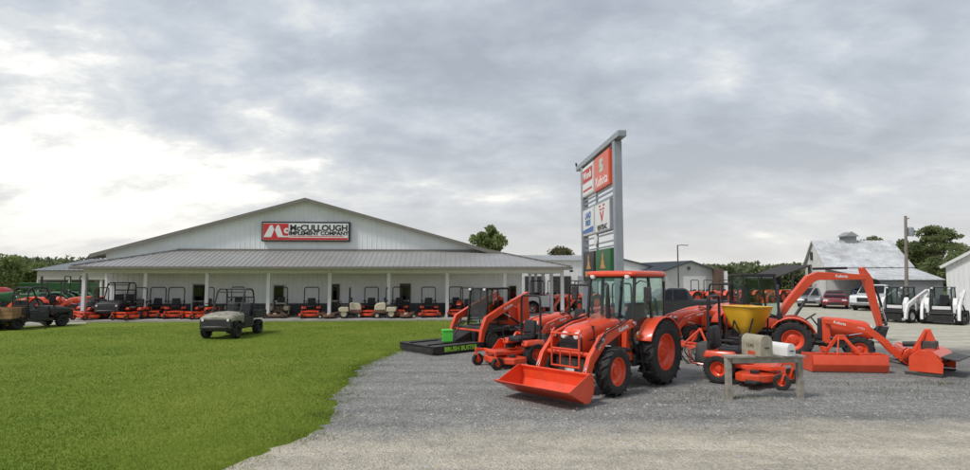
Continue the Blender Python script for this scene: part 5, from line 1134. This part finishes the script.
MB().prism([(c.x - o.x - 0.72, zr + 0.42), (c.x - o.x + 0.72, zr + 0.42), (c.x - o.x, zr + 0.86)], 3.35, 4.65).build('cupola_roof', 'roof_grey', cuo)
wn = c = e0.lerp(k0, 0.56); MB().box((c.x - 0.03, c.y, ze + 1.0), (0.06, 0.7, 0.8)).build('loft_window', 'dark_wood', bn)
lz = at(900, 279.5, 44).z; l0, l1 = Vector((0.6, -6.0, lz)), Vector((5.8, -6.0, lz))
ribbed_roof('lean_to_roof', 'tin_roof', bn, l0, l1, e1 + Vector((0.2, -0.1, -0.22)), e0 + Vector((-0.1, -0.1, -0.22)), 0.75, 2, 0.04, 0.08)
sheet('lean_to_wall', 'barn_grey', bn, [(0.8, -5.8, 0), (5.7, -5.8, 0), (5.7, -5.8, lz - 0.1), (0.8, -5.8, lz - 0.1)]); sheet('lean_to_wall', 'barn_grey', bn, [(5.7, -5.7, 0), (7.4, 0, 0), (7.4, 0, ze - 0.4), (5.7, -5.7, lz - 0.1)])
MB().b2((0.9, -5.78, lz - 0.28), (5.6, -5.9 + 0.0, lz - 0.12)).build('fascia', 'barn_wall', bn) if False else None
# dark open shed beside the barn
A = at(800, 264, 57); B = at(766, 277.5, 57); dsd = thing('open_shed', 'dark open-sided lean-to shed beside the old barn', 'shed', (B.x, 55, 0), 0); w = A.x - B.x
sheet('roof', 'dark_wood', dsd, [(-0.4, 0, B.z - 0.05), (w, 0, A.z - 0.1), (w, 6, A.z - 0.1), (-0.4, 6, B.z - 0.05)], 0.12); sheet('rear_wall', 'dark_wood', dsd, [(-0.2, 5.9, 0), (w, 5.9, 0), (w, 5.9, A.z - 0.25), (-0.2, 5.9, B.z - 0.2)])
for i in range(3):
    x = w * i / 2 * 0.96; MB().b2((x - 0.08, 0.1, 0), (x + 0.08, 0.26, B.z + (A.z - B.z) * i / 2 - 0.25)).build('post', 'dark_wood', dsd)
# white building at the right edge
Yr = 33; C0 = at(945.5, 264.5, Yr); C1 = at(970, 250.5, Yr); slope = 0.62
rb = thing('white_garage', 'plain white metal garage with a gable end behind the white track loader', 'building', (C0.x, Yr, 0), R(-43)); hwid = 4.0
n = 12
for i in range(n):
    x0, x1 = 2 * hwid * i / n, 2 * hwid * (i + 1) / n; zf = lambda x: C0.z + slope * (hwid - abs(x - hwid))
    ribbed('wall_panel', (x0, 0, 0), (x1, 0, 0), (x1, 0, zf(x1)), (x0, 0, zf(x0)), 'wall_white', rb, (0, -1, 0), 3, 0.025, 0.06)
sheet('side_wall', 'wall_white', rb, [(0, 14, 0), (0, 0.03, 0), (0, 0.03, C0.z), (0, 14, C0.z)])
zr_ = C0.z + slope * hwid
for s in (0, 1):
    xe = -0.25 if s == 0 else 2 * hwid + 0.25; sheet('roof', 'roof_grey', rb, [(xe, -0.2, C0.z - 0.25 * slope + 0.05), (hwid, -0.2, zr_ + 0.05), (hwid, 14, zr_ + 0.05), (xe, 14, C0.z - 0.25 * slope + 0.05)][::1 if s == 0 else -1], 0.06)
    MB().bar((xe, -0.24, C0.z - 0.25 * slope - 0.02), (hwid, -0.24, zr_ - 0.02), 0.05, 0.16).build('rake_trim', 'trim_white', rb)
# grey shed left of the building
Ys = 58; s0, s1 = at(38, 270, Ys), at(84, 270, Ys); tz = at(57, 259, Ys + 7).z
ls = thing('equipment_shed', 'grey roofed equipment shed with open bays beyond the porch corner', 'shed', (s0.x, Ys, 0), 0); wx = s1.x - s0.x + 5
ribbed_roof('roof_panel', 'roof_grey', ls, (-0.4, -0.4, s0.z), (wx, -0.4, s0.z), (wx + 0.5, 7, tz), (0.4, 7, tz), 1.0); ribbed_roof('roof_panel', 'roof_grey', ls, (0.4, 14, s0.z), (wx, 14, s0.z), (wx + 0.5, 7, tz), (0.4, 7, tz), 1.0)
sheet('rear_wall', 'wall_beige', ls, [(0, 6.5, 0), (wx, 6.5, 0), (wx, 6.5, s0.z + 0.2), (0, 6.5, s0.z + 0.2)]); sheet('side_wall', 'wall_beige', ls, [(0, 13.5, 0), (0, 0, 0), (0, 0, s0.z), (0, 7, tz - 0.1), (0, 13.5, s0.z)])
MB().b2((0, -0.06, s0.z - 1.0), (wx, 0.05, s0.z - 0.1)).build('header_panel', 'wall_beige', ls)
for i in range(4): MB().b2((wx * i / 3 - 0.1, 0.06, 0), (wx * i / 3 + 0.1, 0.26, s0.z - 0.1)).build('post', 'trim_white', ls)

# ------------------------------------------------------------------ poles
def pole_thing(name, label, px, ptop, Y, r, m, lean=0.0):
    p = at(px, ptop, Y); t = thing(name, label, 'pole', (p.x - lean, Y, 0)); MB().tube([(0, 0, -0.1), (lean * 0.5, 0, p.z / 2), (lean, 0, p.z)], [r * 1.25, r, r * 0.8], 10).build('shaft', m, t); return t, p.z
up, zt = pole_thing('utility_pole', 'wooden utility pole with a transformer in front of the barn lean-to', 905.5, 216, 41, 0.115, 'pole_wood', 0.28)
MB().lathe([(0, 0), (0.2, 0.02), (0.22, 0.1), (0.22, 0.6), (0.15, 0.68), (0, 0.7)], (0.58, 0, zt - 1.5), 14, 'z').build('transformer', 'galv', up); MB().bar((0.2, 0, zt - 1.0), (0.5, 0, zt - 1.0), 0.06).build('bracket', 'iron', up)
MB().tube([(0.26, 0, zt - 0.3), (0.5, 0, zt - 0.15), (0.55, 0, zt - 0.2)], 0.03, 5).build('insulator_arm', 'iron', up)
lp, zt = pole_thing('light_pole', 'thin dark light pole in front of the grey gabled shed', 677.5, 245, 58, 0.07, 'iron')
MB().tube([(0, 0, zt - 0.05), (0.4, 0, zt), (0.75, 0, zt - 0.02)], 0.04, 6).build('lamp_arm', 'iron', lp); MB().box((0.9, 0, zt - 0.03), (0.4, 0.2, 0.1)).build('lamp_head', 'galv', lp, bevel=0.03)

# ------------------------------------------------------------------ trees
def T(name, label, px, ptop, Y, w_px, z0_px, ncl, nl, ls, m, seed, spread=0.36, squash=0.8):
    p = at(px, ptop, Y); return tree(name, label, (p.x, Y, 0), p.z, w_px * Y / F, at(px, z0_px, Y).z, ncl, nl, ls, m, seed, spread=spread, squash=squash)
T('deciduous_tree', 'leafy mid-green tree rising behind the end of the low gable', 488, 223, 68, 40, 262, 34, 9000, 0.17, 'leaf_mid', 5, 0.33)
T('bare_tree', 'sparse olive tree behind the long white metal hall', 561, 246, 95, 30, 262, 22, 2200, 0.16, 'leaf_olive', 6, 0.34)
T('pine_tree', 'tall airy tree standing behind the barn near the utility pole', 936, 222, 72, 56, 266, 30, 9000, 0.14, 'leaf_dark', 11, 0.30, 0.42)
T('broad_tree', 'dark rounded tree between the barn roof and the utility pole', 905, 234, 76, 52, 275, 26, 11000, 0.15, 'leaf_dark', 12, 0.36)
T('broad_tree', 'low dark tree showing just above the barn ridge by the cupola', 872, 232.5, 78, 46, 262, 20, 6000, 0.15, 'leaf_dark', 13, 0.33)
T('broad_tree', 'short dark tree filling the gap between the barn lean-to and white garage', 950, 250, 66, 46, 285, 22, 8000, 0.15, 'leaf_dark', 14, 0.36)
T('broad_tree', 'round green tree at the outer end of the row left of the equipment shed', 6, 252, 62, 46, 292, 26, 11000, 0.15, 'leaf_mid', 15, 0.38)
T('broad_tree', 'round green tree next to the grey equipment shed', 30, 258, 66, 36, 292, 22, 8000, 0.15, 'leaf_mid', 16, 0.38)
T('broad_tree', 'small olive tree peeping over the equipment shed roof', 92, 255, 84, 22, 268, 12, 1200, 0.18, 'leaf_olive', 17, 0.36)
T('broad_tree', 'leafy green tree rising over the white garage roof beside the barn', 966, 240, 84, 44, 275, 24, 5000, 0.2, 'leaf_dark', 31, 0.34)
T('deciduous_tree', 'small green tree just beyond the barn ridge near the open gable corner', 893, 243, 88, 40, 268, 18, 3500, 0.2, 'leaf_mid', 32, 0.34)
def wood(name, label, pts, Y, dep, hmin, n, ls, m, seed):
    rs = np.random.RandomState(seed); xs = rs.uniform(pts[0], pts[1], n)
    prof = hmin * (0.80 + 0.16 * np.sin(xs * 0.9) + 0.10 * np.sin(xs * 2.3 + 1) + 0.07 * np.sin(xs * 5.1 + 2)); z = rs.uniform(0.02, 1, n) ** 0.6 * prof
    P = np.stack([xs, Y + rs.uniform(0, dep, n), z], 1); o = leaf_cloud(name, P, ls, m, None, rs); tag(o, label, 'woodland', kind='stuff')
xa, xb = at(690, 277, 118).x, at(830, 277, 118).x
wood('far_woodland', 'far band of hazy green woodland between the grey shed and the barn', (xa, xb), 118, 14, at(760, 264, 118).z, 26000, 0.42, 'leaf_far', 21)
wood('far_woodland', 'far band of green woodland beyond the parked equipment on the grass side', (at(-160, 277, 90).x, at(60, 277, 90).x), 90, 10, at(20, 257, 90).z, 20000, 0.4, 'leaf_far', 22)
wood('far_woodland', 'low far woodland behind the white garage and barn', (at(880, 277, 100).x, at(1150, 277, 100).x), 100, 12, at(960, 262, 100).z, 15000, 0.4, 'leaf_dark', 23)
# ================================================================== THE OBJECTS
# near red tractor
cab_tractor('big orange-red cab tractor with a front loader bucket on the gravel', (3.58, 13.9, 0), R(225))
# mailboxes on a weathered rail
m0, m1 = gp(729, 399.5), gp(800.5, 398.5); mv = m1 - m0; ml = mv.length
mb = thing('mailbox_stand', 'weathered wooden post-and-rail stand holding two mailboxes', 'mailbox stand', m0, math.atan2(mv.y, mv.x))
for x in (0, ml): MB().b2((x - 0.055, -0.055, -0.05), (x + 0.055, 0.055, 0.85)).build('post', 'wood_weathered', mb, bevel=0.008)
MB().b2((-0.06, -0.15, 0.853), (ml + 0.06, 0.13, 0.895)).build('plank', 'wood_weathered', mb, bevel=0.006); MB().b2((0.06, -0.085, 0.74), (ml - 0.06, -0.045, 0.85)).build('rail', 'wood_weathered', mb, bevel=0.006)
def mailbox(label, x, w, h, l, m, rz, letter=None):
    p = m0 + mv.normalized() * x; t = thing('mailbox', label, 'mailbox', (p.x, p.y, 0.897), rz)
    prof = [(-w / 2, 0), (w / 2, 0)] + [(w / 2 * math.cos(R(a)), h - w / 2 + w / 2 * math.sin(R(a))) for a in range(0, 181, 18)]
    MB().prism(prof, -l / 2, l / 2, 'yz').build('body', m, t, ang=30)
    big = [(y * 1.03, z * 1.015) for y, z in prof]; d = MB().prism(big, l / 2 + 0.002, l / 2 + 0.02, 'yz').build('door', m, t, bevel=0.004)
    MB().box((l / 2 + 0.035, 0, h * 0.42), (0.03, 0.10, 0.02)).build('handle', 'iron', d)
    MB().b2((l / 2 - 0.2, w / 2 + 0.002, h * 0.35), (l / 2 - 0.17, w / 2 + 0.012, h * 0.85)).build('flag', 'red_ink', t)
    if letter:
        text(letter, 0.11, 'black_ink', t, (-0.02, -w / 2 - 0.001, h * 0.47), (1, 0, 0), (0, 0, 1), ext=0.002)
        MB().b2((-0.08, -w / 2 - 0.004, 0.02), (0.12, -w / 2 - 0.0005, 0.09)).build('sticker', 'orange_dull', t)
    return t
mailbox('large tan arched mailbox with faded black numbers', 0.62, 0.29, 0.42, 0.52, 'mailbox_tan', R(-74), '1540')
mailbox('small white arched mailbox beside the tan mailbox', 1.15, 0.21, 0.25, 0.45, 'white_paint', R(-70))
# mowers near the road
zp = zero_turn('orange zero-turn mower with a tall roll bar behind the mailbox stand', (5.85, 13.85, 0), R(-38)); zu = [True]
o = put(zp, zu, (1.15, 16.4, 0), R(212), 'orange zero-turn mower beside the raised bucket of the big cab tractor'); zp.scale = (1.14,) * 3; o.scale = (1.1,) * 3
# brush cutter and its loader
hd_ = Vector((-0.75, -0.66, 0)).normalized(); yw = math.atan2(hd_.y, hd_.x); fc = (gp(398, 349) + gp(436, 358)) / 2
brush_cutter('flat black brush cutter deck with lime green lettering on its side', fc - hd_ * 1.0, yw)
bx = fc - hd_ * 1.05 - Vector((-hd_.y, hd_.x, 0)) * (-0.15); loading_bin('bright lime green box with a black emblem standing on the brush cutter deck', (bx.x + 0.1, bx.y, 0.324), R(-90 - 180 + 12))
track_loader('orange compact track loader with a black cab carrying the brush cutter', fc - hd_ * 3.35, yw, 'orange', letter='Kubota')
# compact tractors
ct = compact_tractor('orange roll-bar tractor with a loader parked below the excavator boom', (9.75, 17.95, 0), R(-28)); cu_ = [True]
put(ct, cu_, (3.1, 19.6, 0), R(222), 'orange compact tractor with loader squeezed between track loader and big cab tractor')
put(ct, cu_, (5.6, 24.0, 0), R(218), 'orange compact tractor with loader under the pylon sign')
put(ct, cu_, (10.4, 24.6, 0), R(196), 'orange compact tractor with loader in front of the dark pickup tailgate')
put(ct, cu_, (8.9, 22.0, 0), R(205), 'orange compact tractor with low loader arms behind the big tractor rear wheel')
for i, (px, y) in enumerate(((692, 305), (706, 304.5), (722, 304), (738, 303), (752, 303), (776, 302.5), (797, 302))):
    p = gp(px, y); put(ct, cu_, p, R(200 + 7 * (i % 3)), 'orange tractor number %s counting from the dark pickup in the far equipment row' % ['one', 'two', 'three', 'four', 'five', 'six', 'seven'][i], 'far row of orange tractors')
for i, (px, y) in enumerate(((536, 312), (552, 311), (570, 310.5), (590, 310))):
    p = gp(px, y); put(ct, cu_, p, R(250 - 12 * i), 'orange tractor %s from the porch end posts in the yard behind the track loader' % ['first', 'second', 'third', 'fourth'][i], 'orange tractors behind the track loader')
p = gp(606, 322); pickup('white pickup truck parked behind the big cab tractor windshield', (3.2, 38.5, 0), R(178), 'car_white')
excavator('orange mini excavator with a black cab and raised boom', (10.15, 21.6, 0), R(0))
spreader('yellow plastic cone spreader on a black frame', (9.0, 19.4, 0), R(20))
p = gp(858, 375); box_blade('orange box blade with triangular hitch frame lying on the gravel', (p.x, p.y + 0.35, 0), R(90 + 180 - 6))
p = gp(940, 376); tiller('orange rotary tiller with tall hitch plate at the road side of the row', (p.x + 0.15, p.y + 0.4, 0), R(-50))
p = gp(698, 365); cultivator('low orange field cultivator with black curved tines behind the rear tractor tyre', (p.x, p.y + 0.5, 0), R(20))
# pickup and cars
p = gp(713, 323.5); pickup('dark grey pickup truck parked side-on behind the orange implements', (p.x - 0.6, 30.6, 0), R(181), 'truck_grey')
def cpx(px, Y): return (px - CX) / F * Y
car('dark red sedan parked in front of the barn', (cpx(833, 47), 47, 0), R(238), 'car_red'); car('blue hatchback parked between the red sedan and white pickup', (cpx(860, 47.5), 47.5, 0), R(240), 'car_blue', True)
pickup('white pickup truck parked under the barn lean-to edge', (cpx(893, 43), 44.5, 0), R(222), 'car_white')
car('silver car parked beside the red sedan near the open shed', (cpx(812, 49), 49.5, 0), R(238), 'car_silver', True)
p = gp(945, 325); track_loader('white compact track loader with black cab in front of the white garage', (p.x * (1 + 0.9 / p.y), p.y + 0.9, 0), R(222), 'white_loader', att='none', letter='T66').scale = (0.93,) * 3
p = gp(903, 323); track_loader('white skid steer loader on black tyres beside the utility pole', (p.x * (1 + 0.8 / p.y), p.y + 0.8, 0), R(205), 'white_loader', wheels=True, letter='S76').scale = (0.93,) * 3
# lawn and porch machines
utility_vehicle('camouflage utility vehicle with a roll cage standing alone on the lawn', (-10.75, 25.2, 0), R(-92), 'camo')
q = BW(U(122, 0.9), 1.7, 0.1); utility_vehicle('black utility vehicle with a tall roll cage on the porch near the corner post', q, TH + R(-86), 'plastic', cage=2.05)
p = gp(26, 329); utility_vehicle('black utility vehicle on the side drive beside the wooden dump cart', (p.x - 0.75, p.y - 0.1, 0), R(68), 'plastic', bed=None)
ords = ['first', 'second', 'third', 'fourth', 'fifth', 'sixth', 'seventh', 'eighth', 'ninth', 'tenth', 'eleventh', 'twelfth', 'thirteenth']
for i, (px, v, a) in enumerate(((91, 1.1, -95), (101, -0.15, -112), (139, -0.25, -108), (158, 0.9, -80), (177, 0.5, -70), (207, -0.05, -122), (312, 0.35, -80), (371, 0.6, -96), (399.5, 0.8, -92), (429, 0.5, -84), (456, 1.0, -90))):
    q = BW(U(px, v), v, 0.1); put(zp, zu, q, TH + R(a), '%s orange zero-turn mower along the porch counting from its side drive corner' % ords[i], 'orange mowers lined up on the porch').scale = (1, 1, 1)
fm = None
for i, (px, v, a, lb) in enumerate(((345, -0.35, 186, 'tan mower with brown front deck facing the camouflage vehicle end of the porch'), (392, -0.45, 2, 'tan mower with brown front deck facing the track loader end of the porch'), (280, 0.7, -88, 'tan and brown front-deck mower standing nose out before the glass door'), (237, 1.3, -90, 'tan and brown front-deck mower on the porch behind the camouflage vehicle'))):
    q = BW(U(px, v), v, 0.1)
    if fm is None: fm = front_mower(lb, q, TH + R(a), 'tan mowers on the porch')
    else: put(fm, [True], q, TH + R(a), lb, 'tan mowers on the porch')
q = BW(U(468, 0.2), 0.3, 0.1); o = copy_tree(ct); o.location = q; o.rotation_euler = (0, 0, TH + R(75)); o.scale = (0.78,) * 3; tag(o, 'small orange tractor with fat tyres turned to the wall at the porch end')
for ch in list(o.children):
    if ch.name.split('.')[0] in ('loader_arm', 'loader_mast', 'bucket', 'bucket_hitch', 'loader_cross_tube', 'hydraulic_cylinder'):
        for g2 in list(ch.children): bpy.data.objects.remove(g2)
        bpy.data.objects.remove(ch)
# wooden dump cart with yellow hubs at the edge
p = gp(2, 331); dc = thing('dump_cart', 'small dump cart with brown wooden box and yellow wheel hubs', 'cart', (p.x - 0.2, p.y + 0.5, 0), R(12)); dc.location.x -= 0.35
for k in range(3): MB().b2((-1.2, -0.6 - 0.0, 0.55 + 0.17 * k), (0.75, -0.56, 0.71 + 0.17 * k)).build('side_board', 'wood_new', dc, bevel=0.006); MB().b2((-1.2, 0.56, 0.55 + 0.17 * k), (0.75, 0.6, 0.71 + 0.17 * k)).build('side_board', 'wood_new', dc, bevel=0.006); MB().b2((0.755, -0.6, 0.55 + 0.17 * k), (0.795, 0.6, 0.71 + 0.17 * k)).build('end_board', 'wood_new', dc, bevel=0.006)
cf_ = MB(); cf_.b2((-1.2, -0.56, 0.46), (0.75, 0.56, 0.545)); cf_.cyl((0, -0.6, 0.28), (0, 0.6, 0.28), 0.04, 8); cf_.b2((-0.1, -0.5, 0.28), (0.1, 0.5, 0.46)); cf_.bar((0.75, 0, 0.48), (1.9, 0, 0.30), 0.06); cf_.bar((1.9, 0, 0.3), (1.9, 0, 0.0), 0.05); cf_.build('undercarriage', 'black', dc)
for s in (-1, 1): wheel(dc, (0, s * 0.66, 0.28), 0.28, 0.22, 0.14, 'yellow_paint', 'turf', s)
# green and red farm equipment beyond the side drive
gt = compact_tractor('green tractor with yellow wheels nearest the porch corner beyond the side drive', (cpx(62, 39), 39, 0), R(200), 'green_paint', 'yellow_paint', loader=False, s_=1.15); gu = [True]
put(gt, gu, (cpx(36, 41), 41, 0), R(215), 'green tractor with yellow wheels between its twin and the red baler'); put(gt, gu, (cpx(79, 42), 42, 0), R(190), 'green tractor with yellow wheels under the equipment shed roof edge')
put(ct, cu_, (cpx(103, 36.5), 37.0, 0), R(205), 'orange tractor with loader beyond the porch corner post')
put(ct, cu_, (cpx(51, 35.5), 35.5, 0), R(170), 'orange tractor with loader among the green tractors beyond the side drive')
gd = thing('grain_drill', 'long green grain drill beyond the side drive', 'grain drill', (cpx(22, 46), 46, 0), R(3)); GL = 5.6
MB().prism([(0.0, 1.45), (0.7, 1.45), (0.85, 1.95), (-0.15, 1.95)], 0, GL, 'yz').build('seed_box', 'green_paint', gd, bevel=0.03); MB().b2((0, -0.2, 1.96), (GL, 0.9, 2.02)).build('lid', 'green_paint', gd, bevel=0.01)
f = MB()
for x in (0.1, GL / 2, GL - 0.1): f.b2((x - 0.06, 0.2, 0.5), (x + 0.06, 0.5, 1.5))
f.b2((0, 0.2, 0.7), (GL, 0.4, 0.9)); f.build('toolbar', 'green_paint', gd)
for k in range(18): MB().tube([(0.2 + k * 0.3, 0.35, 1.5), (0.2 + k * 0.3, 0.1, 0.9), (0.2 + k * 0.3, 0.0, 0.25)], 0.03, 5).build('seed_tube', 'black', gd)
for x in (0.3, GL - 0.3): wheel(gd, (x, 0.6, 0.45), 0.45, 0.25, 0.24, 'yellow_paint', 'ag', 1).rotation_euler = (0, 0, R(90))
rb_ = thing('round_baler', 'red round baler with domed sides beyond the side drive', 'baler', (cpx(4, 45), 45, 0), R(20)); rb_.scale = (0.75,) * 3
MB().lathe([(0, -0.85), (0.72, -0.85), (0.86, -0.78), (0.9, -0.6), (0.9, 0.6), (0.86, 0.78), (0.72, 0.85), (0, 0.85)], (0, 0, 1.35), 28, 'y').build('bale_chamber', 'red_paint', rb_, ang=30)
q = MB(); q.prism([(0.3, 0.7), (1.3, 0.6), (1.3, 1.2), (0.6, 2.0), (0.3, 2.1)], -0.8, 0.8); q.build('front_housing', 'red_paint', rb_, bevel=0.05)
q = MB(); q.b2((-0.6, -0.95, 0.42), (0.9, 0.95, 0.62)); q.bar((0.8, 0, 0.55), (2.6, 0, 0.45), 0.12); q.bar((2.5, 0.1, 0.45), (2.5, 0.1, 0.0), 0.07); q.build('baler_frame', 'iron', rb_)
for s in (-1, 1): wheel(rb_, (0, s * 1.0, 0.42), 0.42, 0.3, 0.22, 'cream', 'ag', s)
bt = thing('tank_barrel', 'blue plastic barrel standing behind the porch corner post', 'barrel', (cpx(84, 35), 35.2, 0)); MB().lathe([(0, 0), (0.27, 0), (0.29, 0.04), (0.29, 0.3), (0.30, 0.32), (0.29, 0.34), (0.29, 0.58), (0.30, 0.6), (0.29, 0.62), (0.29, 0.86), (0.26, 0.9), (0, 0.9)], n=20, axis='z').build('barrel_body', 'tarp_blue', bt); MB().cyl((0.12, 0, 0.9), (0.12, 0, 0.93), 0.03, 8).build('bung', 'white_paint', bt)

# ------------------------------------------------------------------ grass, stones, weeds
def inside(P, poly):
    x, y = P[:, 0], P[:, 1]; c = np.zeros(len(P), bool); n = len(poly)
    for i in range(n):
        x0, y0 = poly[i][:2]; x1, y1 = poly[i - 1][:2]
        if y0 == y1: continue
        c ^= ((y0 > y) != (y1 > y)) & (x < (x1 - x0) * (y - y0) / (y1 - y0) + x0)
    return c
RS = np.random.RandomState(42)
def scatter(n, r0, r1, a0, a1):
    r = r0 * (r1 / r0) ** RS.uniform(0, 1, n); a = RS.uniform(a0, a1, n); return np.stack([r * np.sin(a), r * np.cos(a)], 1)
GP = scatter(420000, 4.5, 34, R(-60), R(16)); GP = GP[~inside(GP, poly)]
lc = np.array([[ (Vector((x, y, 0)) - P0).dot(VV) for x, y in GP[:1]]]) if False else None
vv = (GP[:, 0] - P0.x) * VV.x + (GP[:, 1] - P0.y) * VV.y; GP = GP[vv < -1.6]; fa = np.array(fe)[:, :2]; eg = fa[RS.randint(0, len(fa), 16000)] + RS.normal(0, 1, (16000, 2)) * np.array([0.22, 0.13]); eg = eg[RS.uniform(0, 1, 16000) < np.clip((np.sin(eg[:, 0] * 3.1) + np.sin(eg[:, 1] * 4.7 + eg[:, 0]) + 1.4) / 2, 0.15, 1)]; GP = np.concatenate([GP, eg]); GP = GP[~inside(GP, [(p.x, p.y) for p in sd])]
def blades(name, P, h0, h1, w, m, label, cat):
    n = len(P); d = np.sqrt((P ** 2).sum(1)); h = RS.uniform(h0, h1, n); a = RS.uniform(0, 2 * PI, n); ww = w * (0.6 + d / 14.0); V = np.zeros((n, 3, 3))
    ca, sa = np.cos(a) * ww, np.sin(a) * ww; ln = RS.normal(0, 0.55, (n, 2)) * h[:, None]
    V[:, 0, 0] = P[:, 0] - ca; V[:, 0, 1] = P[:, 1] - sa; V[:, 1, 0] = P[:, 0] + ca; V[:, 1, 1] = P[:, 1] + sa; V[:, 2, 0] = P[:, 0] + ln[:, 0]; V[:, 2, 1] = P[:, 1] + ln[:, 1]; V[:, 2, 2] = h
    V[:, :2, 2] = 0.001; o = fast_mesh(name, V.reshape(-1, 3), 3, m); tag(o, label, cat, kind='stuff')
blades('grass', GP, 0.015, 0.042, 0.0035, 'grass_blade', 'short mown green grass of the front lawn', 'grass')
# weeds in the gravel
W_ = []
for (px, py, n, s) in ((700, 392, 130, 0.42), (690, 402, 70, 0.3), (880, 386, 110, 0.6), (905, 395, 60, 0.4), (740, 398, 120, 0.25), (560, 388, 20, 0.2), (940, 384, 90, 0.3), (455, 405, 12, 0.1), (345, 395, 120, 0.3), (330, 415, 150, 0.3), (305, 438, 150, 0.35), (366, 366, 120, 0.4)):
    c = gp(px, py); W_.append(RS.normal(0, 1, (n, 2)) * np.array([s * 1.2, s * 0.5]) + np.array([c.x, c.y]))
blades('weeds', np.concatenate(W_), 0.02, 0.08, 0.005, 'weed', 'sparse yellow-green weeds coming up through the gravel', 'weeds')
def stones(n, r0, r1, a0, a1, s0, s1, name, label):
    P = scatter(n, r0, r1, a0, a1); P = P[inside(P, poly)]; n = len(P); s = RS.uniform(s0, s1, n) * RS.uniform(0.5, 1, n)
    oc = np.array([[1, 0, 0], [-1, 0, 0], [0, 1, 0], [0, -1, 0], [0, 0, 1], [0, 0, -0.3]], float); tri = np.array([[0, 2, 4], [2, 1, 4], [1, 3, 4], [3, 0, 4]])
    a = RS.uniform(0, 2 * PI, n); Q = oc[None] * RS.uniform(0.55, 1.25, (n, 6, 3)) * s[:, None, None] * np.array([1, 1, 0.62]); X_ = Q[..., 0] * np.cos(a)[:, None] - Q[..., 1] * np.sin(a)[:, None]; Y_ = Q[..., 0] * np.sin(a)[:, None] + Q[..., 1] * np.cos(a)[:, None]
    Q[..., 0] = X_ + P[:, 0:1]; Q[..., 1] = Y_ + P[:, 1:2]; Q[..., 2] = np.maximum(Q[..., 2] + 0.004, 0.0); V = Q[:, tri].reshape(-1, 3); o = fast_mesh(name, V, 3, 'stone'); tag(o, label, 'gravel', kind='stuff')
stones(45000, 4.8, 26, R(-40), R(48), 0.006, 0.021, 'gravel_stones', 'loose grey crushed stones scattered over the gravel lot')
stones(1500, 5.5, 16, R(-40), R(48), 0.025, 0.045, 'larger_stones', 'scattered larger loose stones lying on the gravel lot')
